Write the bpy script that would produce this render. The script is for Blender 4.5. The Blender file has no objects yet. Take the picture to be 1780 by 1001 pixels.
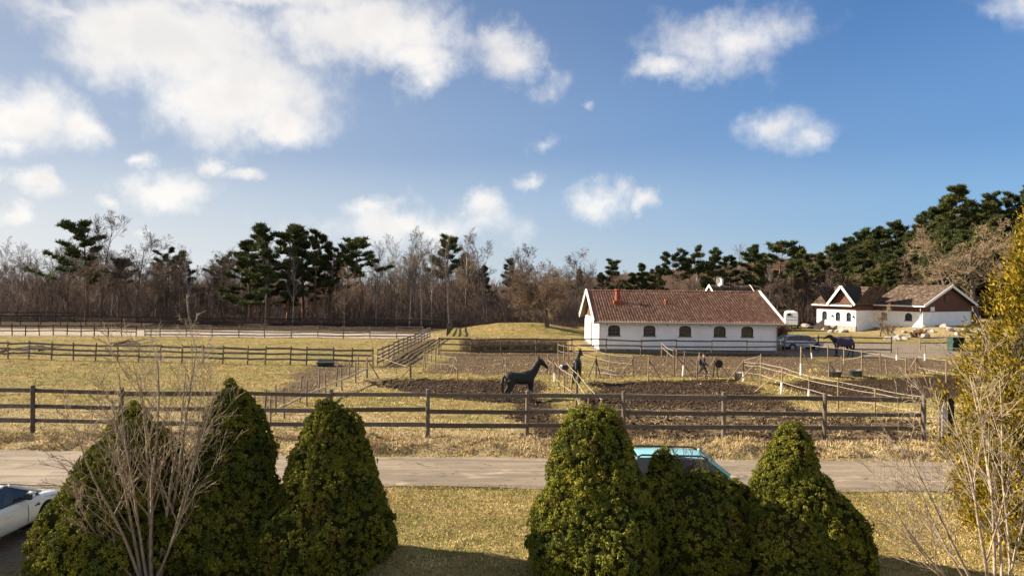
import bpy, bmesh, math, random
import numpy as np
from mathutils import Vector, Matrix, Euler
random.seed(7)
RNG = np.random.default_rng(7)
scene = bpy.context.scene
col = scene.collection

# ------------------------------------------------------------------ camera
CAM_H = 6.2
ROLL = 0.0105
FPX = 1200.0                                   # focal length in photo pixels (1780 wide)
cam_d = bpy.data.cameras.new('camera')
cam_d.sensor_width = 36.0
cam_d.lens = 36.0 * FPX / 1780.0
cam_d.clip_start = 0.1
cam_d.clip_end = 3000.0
cam = bpy.data.objects.new('camera', cam_d)
cam.matrix_world = (Matrix.Translation((0, 0, CAM_H)) @ Matrix.Rotation(math.radians(90 - 0.215), 4, 'X')
                    @ Matrix.Rotation(ROLL, 4, 'Z'))
col.objects.link(cam)
scene.camera = cam

# ------------------------------------------------------------------ exposure
vs = scene.view_settings
scene.display_settings.display_device = 'sRGB'
vs.view_transform = 'Standard'
vs.look = 'None'
vs.exposure = 1.42
vs.gamma = 1.0
vs.use_curve_mapping = False
scene.cycles.max_bounces = 5
scene.cycles.diffuse_bounces = 2
scene.cycles.glossy_bounces = 2
scene.cycles.transparent_max_bounces = 8

# ------------------------------------------------------------------ sun
SUN_EL = math.radians(28.0)
SUN_TO = Vector((-0.972, 0.235, 0)).normalized()          # horizontal direction towards the sun
sun_d = bpy.data.lights.new('sun', 'SUN')
sun_d.energy = 5.0
sun_d.angle = math.radians(0.55)
sun_d.color = (1.0, 0.865, 0.66)
sun = bpy.data.objects.new('sun', sun_d)
to_sun = Vector((SUN_TO.x * math.cos(SUN_EL), SUN_TO.y * math.cos(SUN_EL), math.sin(SUN_EL)))
sun.rotation_euler = (-to_sun).to_track_quat('-Z', 'Y').to_euler()
sun.location = to_sun * 60
col.objects.link(sun)

# ------------------------------------------------------------------ node helpers
def nn(nt, typ, **kw):
    n = nt.nodes.new(typ)
    for k, v in kw.items():
        setattr(n, k, v)
    return n
def setin(nt, sock, v):
    if isinstance(v, bpy.types.NodeSocket):
        nt.links.new(v, sock)
    elif isinstance(v, (tuple, list)) and len(v) == 3 and sock.type == 'RGBA':
        sock.default_value = (v[0], v[1], v[2], 1)
    else:
        sock.default_value = v
def m_(nt, op, a, b=0.0, c=0.0, clamp=False):
    n = nn(nt, 'ShaderNodeMath', operation=op, use_clamp=clamp)
    setin(nt, n.inputs[0], a); setin(nt, n.inputs[1], b)
    if len(n.inputs) > 2:
        setin(nt, n.inputs[2], c)
    return n.outputs[0]
def v_(nt, op, a, b=(0, 0, 0), c=None):
    n = nn(nt, 'ShaderNodeVectorMath', operation=op)
    setin(nt, n.inputs[0], a); setin(nt, n.inputs[1], b)
    if c is not None:
        setin(nt, n.inputs[2], c)
    return n.outputs['Value'] if op in ('LENGTH', 'DISTANCE', 'DOT_PRODUCT') else n.outputs[0]
def mixc(nt, f, a, b, blend='MIX'):
    n = nn(nt, 'ShaderNodeMix', data_type='RGBA', blend_type=blend)
    setin(nt, n.inputs[0], f); setin(nt, n.inputs[6], a); setin(nt, n.inputs[7], b)
    return n.outputs[2]
def noise(nt, vec, scale, detail=3.0, rough=0.55, dist=0.0):
    n = nn(nt, 'ShaderNodeTexNoise')
    if vec is not None:
        nt.links.new(vec, n.inputs['Vector'])
    n.inputs['Scale'].default_value = scale
    n.inputs['Detail'].default_value = detail
    n.inputs['Roughness'].default_value = rough
    n.inputs['Distortion'].default_value = dist
    return n
def ramp(nt, fac, lo, hi, smooth=True):
    n = nn(nt, 'ShaderNodeMapRange')
    n.interpolation_type = 'SMOOTHSTEP' if smooth else 'LINEAR'
    setin(nt, n.inputs[0], fac); setin(nt, n.inputs[1], lo); setin(nt, n.inputs[2], hi)
    return n.outputs[0]

# ------------------------------------------------------------------ world: Nishita sky with broken cumulus
def sky_dir(px, py):
    dx, dy = px - 890.0, py - 500.5
    x, y = dx + ROLL * dy, dy - ROLL * dx + 4.5
    return math.atan2(x, FPX), math.atan2(-y, math.hypot(x, FPX))
CLOUDS = [  # px, py, half-width, half-height (photo pixels), weight
    (300, 60, 280, 100, 1.2), (400, 165, 210, 100, 1.25), (470, 222, 110, 50, 1.1), (640, 55, 215, 98, 1.2),
    (720, 110, 95, 62, 1.1), (200, 110, 120, 45, .8), (120, 15, 150, 40, .7), (380, -40, 400, 60, 1.2),
    (10, 205, 150, 66, 1.2), (130, 215, 100, 42, 1.1), (25, 258, 65, 28, .9), (-120, 200, 160, 80, 1.2),
    (255, 266, 38, 26, .9), (290, 328, 92, 40, 1.15), (372, 290, 30, 18, .85), (420, 306, 42, 12, .8),
    (70, 330, 58, 19, .95), (12, 310, 34, 15, .8), (22, 377, 56, 24, .95), (192, 350, 30, 16, .75), (246, 393, 34, 10, .65),
    (655, 365, 85, 26, .85), (835, 362, 46, 36, .95), (740, 396, 260, 46, .85), (880, 90, 72, 44, .72),
    (945, 150, 62, 42, .55), (1020, 182, 32, 17, .62), (1265, 75, 150, 62, .78), (1165, 128, 85, 34, .8),
    (1335, 218, 90, 38, .6), (1405, 240, 75, 36, .55), (942, 326, 44, 20, .8), (1028, 345, 78, 38, .9),
    (1110, 348, 42, 19, .75), (1765, 12, 95, 48, .6), (960, 262, 40, 18, .45)]
world = bpy.data.worlds.new('World')
scene.world = world
world.use_nodes = True
nt = world.node_tree
nt.nodes.clear()
wout = nn(nt, 'ShaderNodeOutputWorld')
wbg = nn(nt, 'ShaderNodeBackground')
wbg.inputs['Strength'].default_value = 0.092
sky = nn(nt, 'ShaderNodeTexSky', sky_type='NISHITA')
sky.sun_disc = False
sky.sun_elevation = SUN_EL
sky.sun_rotation = math.atan2(-SUN_TO.x, SUN_TO.y)
sky.altitude = 50
sky.air_density = 1.0
sky.dust_density = 0.8
sky.ozone_density = 2.2
tc = nn(nt, 'ShaderNodeTexCoord')
dirv = tc.outputs['Generated']
warp = noise(nt, dirv, 7.0, 6.0, 0.62)
wv = v_(nt, 'MULTIPLY_ADD', v_(nt, 'SUBTRACT', warp.outputs['Color'], (.5, .5, .5)), (.15, .15, .11), dirv)
sep = nn(nt, 'ShaderNodeSeparateXYZ'); nt.links.new(wv, sep.inputs[0])
az = m_(nt, 'ARCTAN2', sep.outputs[0], sep.outputs[1])
el = m_(nt, 'ARCSINE', sep.outputs[2])
ae = nn(nt, 'ShaderNodeCombineXYZ'); nt.links.new(az, ae.inputs[0]); nt.links.new(el, ae.inputs[1])
dens = None
for (px, py, hw, hh, w) in CLOUDS:
    a0, e0 = sky_dir(px, py)
    sa, se = FPX * (1 + math.tan(a0) ** 2) / hw, FPX / hh
    ln = v_(nt, 'LENGTH', v_(nt, 'MULTIPLY_ADD', ae.outputs[0], (sa, se, 0), (-a0 * sa, -e0 * se, 0)))
    val = m_(nt, 'MULTIPLY_ADD', ln, -w, w)
    dens = val if dens is None else m_(nt, 'SMOOTH_MAX', dens, val, 0.12)
# the same broken cloud over the unseen sky, its cover raised to brighten shade
zc = m_(nt, 'MAXIMUM', sep.outputs[2], 0.06)
pl = v_(nt, 'DIVIDE', wv, nn(nt, 'ShaderNodeCombineXYZ').outputs[0])
cz = [n for n in nt.nodes if n.bl_idname == 'ShaderNodeCombineXYZ'][-1]
for i in range(3):
    nt.links.new(zc, cz.inputs[i])
far = noise(nt, pl, 0.9, 5.0, 0.55)
outside = m_(nt, 'MAXIMUM', ramp(nt, m_(nt, 'ABSOLUTE', az), .68, .85), ramp(nt, el, .44, .58))
fcl = m_(nt, 'MULTIPLY', m_(nt, 'MULTIPLY_ADD', far.outputs[0], 3.2, -1.25), outside)
fcl = m_(nt, 'SUBTRACT', fcl, m_(nt, 'SUBTRACT', 1.0, outside))
dens = m_(nt, 'SMOOTH_MAX', dens, fcl, 0.1)
fb = noise(nt, dirv, 26.0, 6.0, 0.62)
fb2 = noise(nt, dirv, 8.0, 4.0, 0.55)
dens = m_(nt, 'ADD', dens, m_(nt, 'MULTIPLY_ADD', fb.outputs[0], .9, -.45))
dens = m_(nt, 'ADD', dens, m_(nt, 'MULTIPLY_ADD', fb2.outputs[0], 1.7, -.86))
alpha = ramp(nt, dens, -.05, 1.0)
thick = ramp(nt, dens, .5, 1.3)
ccol = mixc(nt, thick, (4.5, 4.32, 4.08), (4.05, 3.88, 3.7))
ccol = mixc(nt, m_(nt, 'MULTIPLY', ramp(nt, fb2.outputs[0], .42, .68), .45), ccol, (3.1, 3.05, 3.05))
# thin bright veil low over the horizon, thicker towards the sun
seq = nn(nt, 'ShaderNodeSeparateXYZ'); nt.links.new(dirv, seq.inputs[0])
veil = m_(nt, 'MULTIPLY', ramp(nt, seq.outputs[2], .34, -.02), m_(nt, 'MULTIPLY_ADD', seq.outputs[0], -.85, .50, clamp=True))
base = mixc(nt, 1.0, sky.outputs[0], (.20, .29, .40), 'MULTIPLY')
elv = nn(nt, 'ShaderNodeValToRGB')
elv.color_ramp.interpolation = 'EASE'
for pos, c in ((0.0, (1.65, 2.40, 3.1)), (.10, (1.0, 1.85, 2.95)), (.20, (.58, 1.30, 2.55)), (.38, (.34, .88, 2.0)), (1.0, (.22, .62, 1.5))):
    ce = elv.color_ramp.elements.new(pos) if 0 < pos < 1 else elv.color_ramp.elements[0 if pos == 0 else -1]
    ce.position = pos; ce.color = (c[0] / 4, c[1] / 4, c[2] / 4, 1)
nt.links.new(seq.outputs[2], elv.inputs[0])
base = mixc(nt, .68, base, v_(nt, 'MULTIPLY', elv.outputs[0], (4, 4, 4)))
veil_b = m_(nt, 'MULTIPLY', ramp(nt, seq.outputs[2], .75, -.02), m_(nt, 'MULTIPLY_ADD', seq.outputs[0], -.55, .24, clamp=True))
base = mixc(nt, m_(nt, 'MAXIMUM', veil, veil_b), base, (3.35, 3.4, 3.42))
final = mixc(nt, m_(nt, 'MULTIPLY', alpha, .93), base, ccol)
nt.links.new(final, wbg.inputs['Color'])
nt.links.new(wbg.outputs[0], wout.inputs['Surface'])

# ------------------------------------------------------------------ placing: a photo pixel to a point of the place
def ray(px, py):
    dx, dy = px - 890.0, py - 500.5
    return dx + ROLL * dy, dy - ROLL * dx + 4.5
def G(px, py, z=0.0):
    x, y = ray(px, py)
    Y = (CAM_H - z) * FPX / y
    return Vector((x * Y / FPX, Y, z))
def AT(px, py, Y):
    x, y = ray(px, py)
    return Vector((x * Y / FPX, Y, CAM_H - y * Y / FPX))
K = CAM_H / 4.6

# ------------------------------------------------------------------ numpy noise and terrain
_perm = RNG.random((256, 256))
def vnoise(x, y):
    xi, yi = np.floor(x).astype(int), np.floor(y).astype(int)
    fx, fy = x - xi, y - yi
    fx, fy = fx * fx * (3 - 2 * fx), fy * fy * (3 - 2 * fy)
    a, b = _perm[xi % 256, yi % 256], _perm[(xi + 1) % 256, yi % 256]
    c, d = _perm[xi % 256, (yi + 1) % 256], _perm[(xi + 1) % 256, (yi + 1) % 256]
    return (a * (1 - fx) + b * fx) * (1 - fy) + (c * (1 - fx) + d * fx) * fy
def fbm(x, y, o=4):
    s, a, t = 0.0, .5, 0.0
    for i in range(o):
        s = s + a * vnoise(x * 2 ** i + 17.3 * i, y * 2 ** i + 9.1 * i); t += a; a *= .5
    return s / t
def ss(x, a, b):
    t = np.clip((x - a) / (b - a), 0, 1)
    return t * t * (3 - 2 * t)
def poly_sd(x, y, pts):
    n = len(pts)
    d = np.full(x.shape, 1e9); ins = np.zeros(x.shape, bool)
    for i in range(n):
        ax, ay = pts[i]; bx, by = pts[(i + 1) % n]
        ex, ey = bx - ax, by - ay
        t = np.clip(((x - ax) * ex + (y - ay) * ey) / (ex * ex + ey * ey + 1e-9), 0, 1)
        d = np.minimum(d, np.hypot(x - ax - t * ex, y - ay - t * ey))
        c = ((ay > y) != (by > y)) & (x < (bx - ax) * (y - ay) / (by - ay + 1e-12) + ax)
        ins ^= c
    return np.where(ins, d, -d)
def gp(pts):
    return [tuple(G(*p)[:2]) for p in pts]
ROAD_NEAR, ROAD_FAR = 21.3, 25.0
FENCE_Y = 27.5
MUD = [gp([(640, 658), (800, 656), (935, 660), (955, 700), (1010, 765), (930, 765), (880, 700), (760, 690), (660, 672)]),
       gp([(1035, 664), (1120, 662), (1275, 660), (1350, 690), (1440, 720), (1600, 735), (1640, 768), (980, 768), (1020, 700)]),
       gp([(1330, 664), (1500, 656), (1660, 650), (1700, 690), (1560, 690), (1440, 690)])]
DIRT = [gp([(745, 648), (770, 612), (1000, 612), (985, 652), (900, 654)]),
        gp([(1040, 654), (1060, 618), (1380, 614), (1420, 622), (1400, 652), (1280, 654)]),
        gp([(1410, 655), (1440, 618), (1640, 624), (1700, 645), (1560, 652)]),
        gp([(450, 715), (520, 640), (575, 628), (625, 640), (600, 660), (520, 690)]),
        gp([(650, 640), (720, 594), (757, 590), (752, 608), (705, 640)])]
SAND = [(-150, 78.6), (-60, 78.6), (-10.2, 79.6), (-10.0, 88.2), (-60, 87.4), (-150, 87.4)]
PLAZA = gp([(1352, 620), (1352, 606), (1420, 596), (1640, 598), (1740, 612), (1600, 622), (1440, 619)])
STRAW = [gp([(0, 700), (400, 708), (700, 726), (950, 735), (950, 768), (0, 752)]),
         gp([(560, 675), (640, 640), (700, 648), (620, 690)]),
         gp([(1080, 705), (1400, 700), (1640, 730), (1640, 760), (1080, 760)])]
BANK = [(62, 84), (80, 88), (86, 104), (72, 112), (50, 112), (44, 100), (52, 88)]
def hill(x, y):
    z = 21.0 * ss(x, 58, 140) * ss(y, 95, 140)
    z += 3.2 * ss(y, 165, 260) * ss(-x, -60, -20)
    z += 1.15 * ss(1 - np.hypot((x - 1.2) / 11.5, (y - 93) / 8.0), 0, .85)          # grassy hump
    z += 1.0 * ss(poly_sd(x, y, [(57.5, 92), (78, 96), (76, 118), (58, 118), (55.5, 102)]) + 4.5, 0, 6)
    return z
def terrain(x, y):
    x, y = np.asarray(x, float), np.asarray(y, float)
    z = hill(x, y)
    away = ss(y, ROAD_FAR + .1, ROAD_FAR + .9)
    z = z + away * (.16 * (fbm(x * .35, y * .35) - .5))
    berm = ss(y, ROAD_FAR + .05, ROAD_FAR + .7) * (1 - ss(y, FENCE_Y - .9, FENCE_Y + .4))
    z = z + berm * (.55 * fbm(x * 1.5, y * 2.0, 3) ** 1.3 - .02)
    lawn = 1 - ss(y, ROAD_NEAR - 1.2, ROAD_NEAR - .2)
    z = z + lawn * .10 * (fbm(x * .6 + 40, y * .6) - .4)
    road = ss(y, ROAD_NEAR - .7, ROAD_NEAR - .1) * (1 - ss(y, ROAD_FAR + .02, ROAD_FAR + .4))
    z = z * (1 - road) - .05 * road
    drive = 1 - ss(x, -11.2, -9.6)
    z = np.where(y < ROAD_NEAR, z * (1 - drive) - .05 * drive, z)
    for p in MUD:
        s = ss(poly_sd(x, y, p) + .7 * (fbm(x * .8, y * .8) - .5), -.3, .5)
        z = z - s * .12 + s * .16 * (fbm(x * 2.2, y * 2.2, 3) - .5)
    return z
def tz(x, y):
    return float(terrain(np.array([x]), np.array([y]))[0])

# ------------------------------------------------------------------ materials
MATS = {}
def new_mat(name):
    m = bpy.data.materials.new(name); m.use_nodes = True
    t = m.node_tree; b = t.nodes['Principled BSDF']
    MATS[name] = m
    return m, t, b
def bump(t, b, height, strength=.5, dist=.05):
    n = nn(t, 'ShaderNodeBump'); n.inputs['Strength'].default_value = strength; n.inputs['Distance'].default_value = dist
    t.links.new(height, n.inputs['Height']); t.links.new(n.outputs[0], b.inputs['Normal'])
def simple(name, c1, c2=None, scale=6.0, rough=.8, bmp=.0, spec=.3, metal=0.0, detail=4, rnd=0.0, coat=0.0):
    m, t, b = new_mat(name)
    co = nn(t, 'ShaderNodeTexCoord').outputs['Object']
    c2 = c2 or tuple(v * .7 for v in c1)
    nz = noise(t, co, scale, detail)
    c = mixc(t, ramp(t, nz.outputs[0], .3, .7), c1, c2)
    if rnd:
        oi = nn(t, 'ShaderNodeObjectInfo')
        hs = nn(t, 'ShaderNodeHueSaturation'); t.links.new(c, hs.inputs['Color'])
        t.links.new(m_(t, 'MULTIPLY_ADD', oi.outputs['Random'], rnd * 2, 1 - rnd), hs.inputs['Value'])
        c = hs.outputs[0]
    t.links.new(c, b.inputs['Base Color'])
    b.inputs['Roughness'].default_value = rough
    b.inputs['Specular IOR Level'].default_value = spec
    b.inputs['Metallic'].default_value = metal
    b.inputs['Coat Weight'].default_value = coat
    if bmp:
        bump(t, b, nz.outputs[0], bmp, .03)
    return m
def foliage(name, cols, rough=.6, scale=1.2, sub=.0, isl=.5, spec=.25, trans=0.0, patch=None):
    """leaf material: colour differs from leaf to leaf and in broad patches"""
    m, t, b = new_mat(name)
    geo = nn(t, 'ShaderNodeNewGeometry')
    co = nn(t, 'ShaderNodeTexCoord').outputs['Object']
    oi = nn(t, 'ShaderNodeObjectInfo')
    nz = noise(t, v_(t, 'ADD', co, oi.outputs['Location']), scale, 3)
    f = m_(t, 'ADD', m_(t, 'MULTIPLY', geo.outputs['Random Per Island'], isl), m_(t, 'MULTIPLY', ramp(t, nz.outputs[0], .3, .7), 1 - isl))
    c = mixc(t, ramp(t, f, .0, .5), cols[0], cols[1])
    c = mixc(t, ramp(t, f, .5, 1.0), c, cols[2])
    if patch:
        pz = noise(t, v_(t, 'ADD', co, oi.outputs['Location']), 1.5, 4, .6)
        c = mixc(t, m_(t, 'MULTIPLY', ramp(t, pz.outputs[0], .57, .70), .75), c, patch[0])
        c = mixc(t, m_(t, 'MULTIPLY', ramp(t, pz.outputs[0], .46, .36), .6), c, patch[1])
    hs = nn(t, 'ShaderNodeHueSaturation'); t.links.new(c, hs.inputs['Color'])
    t.links.new(m_(t, 'MULTIPLY_ADD', oi.outputs['Random'], .5, .75), hs.inputs['Value'])
    t.links.new(hs.outputs[0], b.inputs['Base Color'])
    b.inputs['Roughness'].default_value = rough
    b.inputs['Specular IOR Level'].default_value = spec
    if trans:
        out = t.nodes['Material Output']
        tr = nn(t, 'ShaderNodeBsdfTranslucent'); t.links.new(hs.outputs[0], tr.inputs['Color'])
        mx = nn(t, 'ShaderNodeMixShader'); mx.inputs[0].default_value = trans
        t.links.new(b.outputs[0], mx.inputs[1]); t.links.new(tr.outputs[0], mx.inputs[2]); t.links.new(mx.outputs[0], out.inputs['Surface'])
    return m
def wood(name, c1, c2, c3=None):
    m, t, b = new_mat(name)
    geo = nn(t, 'ShaderNodeNewGeometry'); oi = nn(t, 'ShaderNodeObjectInfo')
    n1 = noise(t, geo.outputs['Position'], 5.0, 5, .65)
    n2 = noise(t, v_(t, 'MULTIPLY', geo.outputs['Position'], (6, 6, 60)), 1.0, 3)
    c = mixc(t, ramp(t, n1.outputs[0], .3, .7), c1, c2)
    c = mixc(t, m_(t, 'MULTIPLY', ramp(t, n2.outputs[0], .45, .75), .5), c, c3 or tuple(v * .45 for v in c2))
    hs = nn(t, 'ShaderNodeHueSaturation'); t.links.new(c, hs.inputs['Color'])
    t.links.new(m_(t, 'MULTIPLY_ADD', oi.outputs['Random'], .6, .7), hs.inputs['Value'])
    t.links.new(hs.outputs[0], b.inputs['Base Color'])
    b.inputs['Roughness'].default_value = .85; b.inputs['Specular IOR Level'].default_value = .2
    bump(t, b, n2.outputs[0], .4, .01)
    return m

def ground_mat():
    m, t, b = new_mat('ground')
    co = nn(t, 'ShaderNodeNewGeometry').outputs['Position']
    at = nn(t, 'ShaderNodeVertexColor', layer_name='mask')
    sp = nn(t, 'ShaderNodeSeparateColor'); t.links.new(at.outputs[0], sp.inputs[0])
    at2 = nn(t, 'ShaderNodeVertexColor', layer_name='mask_b')
    sp2 = nn(t, 'ShaderNodeSeparateColor'); t.links.new(at2.outputs[0], sp2.inputs[0])
    big = noise(t, co, .22, 4, .6); mid = noise(t, co, 1.3, 4, .6); fine = noise(t, co, 9.0, 5, .65); vf = noise(t, co, 34.0, 3, .6)
    g = mixc(t, ramp(t, big.outputs[0], .38, .64), (.34, .255, .092), (.195, .195, .055))
    g = mixc(t, ramp(t, mid.outputs[0], .42, .72), g, (.44, .33, .145))
    g = mixc(t, m_(t, 'MULTIPLY', ramp(t, fine.outputs[0], .50, .66), .75), g, (.095, .068, .026))
    md2 = noise(t, co, 3.1, 4, .6)
    g = mixc(t, m_(t, 'MULTIPLY', ramp(t, md2.outputs[0], .47, .64), .62), g, (.135, .095, .040))
    st2 = noise(t, v_(t, 'MULTIPLY', co, (.35, 1.0, 1)), .7, 4, .6)
    g = mixc(t, m_(t, 'MULTIPLY', ramp(t, st2.outputs[0], .50, .66), .6), g, (.215, .140, .062))
    straw = mixc(t, ramp(t, fine.outputs[0], .4, .65), (.50, .39, .22), (.24, .165, .085))
    g = mixc(t, m_(t, 'MULTIPLY', sp.outputs[1], ramp(t, mid.outputs[0], .25, .6)), g, straw)
    dirt = mixc(t, ramp(t, mid.outputs[0], .35, .65), (.155, .108, .066), (.095, .064, .040))
    dirt = mixc(t, m_(t, 'MULTIPLY', ramp(t, fine.outputs[0], .5, .72), .75), dirt, (.25, .185, .112))
    g = mixc(t, m_(t, 'MULTIPLY', sp.outputs[2], ramp(t, fine.outputs[0], .22, .42)), g, dirt)
    mud = mixc(t, ramp(t, fine.outputs[0], .35, .62), (.030, .017, .009), (.066, .040, .022))
    mud = mixc(t, m_(t, 'MULTIPLY', ramp(t, vf.outputs[0], .58, .75), .6), mud, (.15, .105, .063))
    g = mixc(t, m_(t, 'MULTIPLY', sp.outputs[0], m_(t, 'SUBTRACT', 1.0, m_(t, 'MULTIPLY', m_(t, 'MULTIPLY', sp.outputs[1], ramp(t, mid.outputs[0], .42, .6)), .42))), g, mud)
    sand = mixc(t, ramp(t, mid.outputs[0], .3, .7), (.48, .42, .375), (.37, .32, .28))
    g = mixc(t, sp2.outputs[0], g, sand)
    leaf = mixc(t, ramp(t, fine.outputs[0], .35, .65), (.070, .043, .027), (.035, .023, .016))
    g = mixc(t, sp2.outputs[1], g, leaf)
    gravel = mixc(t, ramp(t, fine.outputs[0], .35, .65), (.30, .245, .19), (.20, .165, .13))
    g = mixc(t, sp2.outputs[2], g, gravel)
    t.links.new(g, b.inputs['Base Color'])
    b.inputs['Roughness'].default_value = .95; b.inputs['Specular IOR Level'].default_value = .1
    hgt = m_(t, 'ADD', m_(t, 'MULTIPLY', fine.outputs[0], 1.3), m_(t, 'MULTIPLY', mid.outputs[0], 2.0))
    bump(t, b, hgt, 1.0, .20)
    return m
M_GROUND = ground_mat()
def road_mat():
    m, t, b = new_mat('asphalt')
    co = nn(t, 'ShaderNodeNewGeometry').outputs['Position']
    st = v_(t, 'MULTIPLY', co, (.25, 1.3, 1))
    n1 = noise(t, st, 1.1, 5, .6, .5); n2 = noise(t, co, 30, 4, .7); n3 = noise(t, v_(t, 'MULTIPLY', co, (.4, 1.0, 1)), 1.4, 4, .55, 1.2)
    c = mixc(t, ramp(t, n1.outputs[0], .35, .65), (.27, .214, .156), (.19, .152, .113))
    c = mixc(t, m_(t, 'MULTIPLY', ramp(t, n3.outputs[0], .58, .74), .6), c, (.50, .415, .32))
    c = mixc(t, m_(t, 'MULTIPLY', ramp(t, n3.outputs[0], .40, .32), .5), c, (.085, .075, .068))
    c = mixc(t, m_(t, 'MULTIPLY', ramp(t, n2.outputs[0], .52, .75), .45), c, (.09, .08, .07))
    sx = nn(t, 'ShaderNodeSeparateXYZ'); t.links.new(co, sx.inputs[0])
    lft = ramp(t, m_(t, 'ADD', sx.outputs[0], m_(t, 'MULTIPLY', n1.outputs[0], 5.0)), -9.0, -13.0)
    c = mixc(t, m_(t, 'MULTIPLY', lft, .7), c, mixc(t, ramp(t, n3.outputs[0], .4, .6), (.30, .245, .185), (.19, .155, .12)))
    trk = noise(t, v_(t, 'MULTIPLY', co, (.06, 2.6, 1)), 1.0, 4, .6, .3)
    c = mixc(t, m_(t, 'MULTIPLY', ramp(t, trk.outputs[0], .50, .64), .55), c, (.125, .104, .084))
    c = mixc(t, m_(t, 'MULTIPLY', ramp(t, trk.outputs[0], .44, .34), .45), c, (.36, .30, .235))
    crk = nn(t, 'ShaderNodeTexVoronoi', feature='DISTANCE_TO_EDGE'); t.links.new(v_(t, 'MULTIPLY_ADD', n1.outputs['Color'], (.9, .9, 0), v_(t, 'MULTIPLY', co, (.5, 1.0, 1))), crk.inputs['Vector']); crk.inputs['Scale'].default_value = .9
    c = mixc(t, m_(t, 'MULTIPLY', ramp(t, crk.outputs['Distance'], .022, .006), m_(t, 'MULTIPLY', ramp(t, n3.outputs[0], .42, .6), .7)), c, (.06, .052, .045))
    t.links.new(c, b.inputs['Base Color']); b.inputs['Roughness'].default_value = .85
    b.inputs['Specular IOR Level'].default_value = .25
    bump(t, b, m_(t, 'ADD', n2.outputs[0], m_(t, 'MULTIPLY', n3.outputs[0], 2.0)), .5, .03)
    return m
M_ROAD = road_mat()
M_FENCE = wood('weathered_fence_wood', (.105, .083, .066), (.16, .132, .108))
M_FENCE_DARK = wood('dark_tarred_wood', (.030, .024, .020), (.055, .045, .038))
M_FENCE_GREY = wood('grey_fence_wood', (.21, .175, .15), (.13, .105, .088))
M_POST = wood('pale_round_wood', (.30, .22, .14), (.19, .14, .092))
M_PALE = wood('bleached_pole_wood', (.52, .43, .33), (.40, .32, .235))
M_TAPE = simple('cream_tape', (.44, .38, .30), (.31, .26, .195), 8, .7)
M_WHITE = simple('white_paint', (.80, .79, .77), (.70, .69, .67), 2.5, .55, spec=.3)
M_SLEEVE = simple('white_plastic', (.82, .81, .78), (.72, .71, .68), 5, .45)
def render_mat():
    m, t, b = new_mat('white_render')
    co = nn(t, 'ShaderNodeTexCoord').outputs['Object']
    n1 = noise(t, co, .9, 5, .6); n2 = noise(t, v_(t, 'MULTIPLY', co, (3.0, 3.0, .45)), 1.0, 4, .6); n3 = noise(t, co, 14, 4)
    c = mixc(t, ramp(t, n1.outputs[0], .35, .7), (.86, .86, .86), (.78, .77, .76))
    c = mixc(t, m_(t, 'MULTIPLY', ramp(t, n2.outputs[0], .57, .78), .35), c, (.60, .57, .53))
    t.links.new(c, b.inputs['Base Color']); b.inputs['Roughness'].default_value = .92; b.inputs['Specular IOR Level'].default_value = .12
    bump(t, b, n3.outputs[0], .35, .03)
    return m
M_RENDER = render_mat()
M_PLINTH = simple('dark_plinth', (.19, .165, .145), (.09, .08, .072), 3, .95, .4)
M_STONE = simple('field_stone', (.38, .33, .28), (.20, .17, .145), 3, .9, .5, rnd=.25)
M_GLASS = simple('dark_glass', (.018, .021, .024), (.03, .034, .036), 1.5, .08, spec=.6)
M_IRON = simple('black_iron', (.028, .027, .027), (.05, .047, .045), 8, .55)
M_CHIM = simple('red_chimney_metal', (.29, .068, .040), (.21, .050, .032), 5, .6)
M_ROCK = simple('grey_rock', (.42, .38, .335), (.22, .19, .165), 2.2, .92, .6, rnd=.25)
M_BARK = simple('grey_brown_bark', (.155, .118, .090), (.075, .056, .044), 7, .95, .6)
M_BARKP = simple('pine_bark', (.22, .115, .065), (.12, .075, .052), 4, .95, .5)
M_BIRCH = simple('birch_bark', (.52, .48, .43), (.20, .17, .15), 3.2, .8, .2)
M_TWIG = foliage('purple_brown_twigs', [(.060, .038, .033), (.095, .064, .053), (.15, .105, .084)], .85, .25, isl=.45)
M_TWIG_WARM = foliage('warm_brown_twigs', [(.115, .076, .050), (.17, .118, .078), (.24, .17, .115)], .85, .3, isl=.5)
M_TWIG_OAK = foliage('pale_oak_twigs', [(.17, .12, .072), (.25, .185, .115), (.33, .25, .165)], .85, .3, isl=.5)
M_TWIG_BIRCH = foliage('birch_twigs', [(.080, .058, .050), (.12, .092, .078), (.17, .135, .115)], .85, .3, isl=.5)
M_SHRUB = simple('pale_shrub_bark', (.33, .255, .175), (.19, .145, .10), 12, .75, .2)
M_SHRUB2 = simple('whitish_shrub_bark', (.44, .36, .27), (.20, .145, .10), 5, .75, .2)
M_NEEDLE = foliage('pine_needles', [(.024, .036, .015), (.054, .068, .024), (.12, .125, .046)], .7, .35, isl=.45, spec=.1, trans=.15)
M_NEEDLE_YELLOW = foliage('yellowish_pine_needles', [(.036, .046, .015), (.086, .092, .026), (.18, .165, .05)], .7, .35, isl=.45, spec=.1, trans=.15)  # yellower, brighter needle tone given to some of the pines
M_DWARF = foliage('dwarf_spruce_needles', [(.038, .046, .009), (.140, .146, .020), (.36, .32, .046)], .8, 2.2, isl=.55, spec=.08, patch=((.20, .135, .038), (.070, .105, .028)))
M_DWARF_CORE = simple('dwarf_spruce_inner', (.016, .019, .005), (.030, .026, .009), 9, 1.0, .8, 0.0)  # twig interior, made near-black to put shade between the knobs
M_GOLD = foliage('golden_cypress_sprays', [(.045, .044, .008), (.22, .158, .012), (.52, .36, .030)], .55, 2.2, isl=.42, spec=.15, trans=.2)
M_GOLD_CORE = simple('cypress_inner', (.055, .042, .012), (.03, .024, .010), 4, .95)
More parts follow.
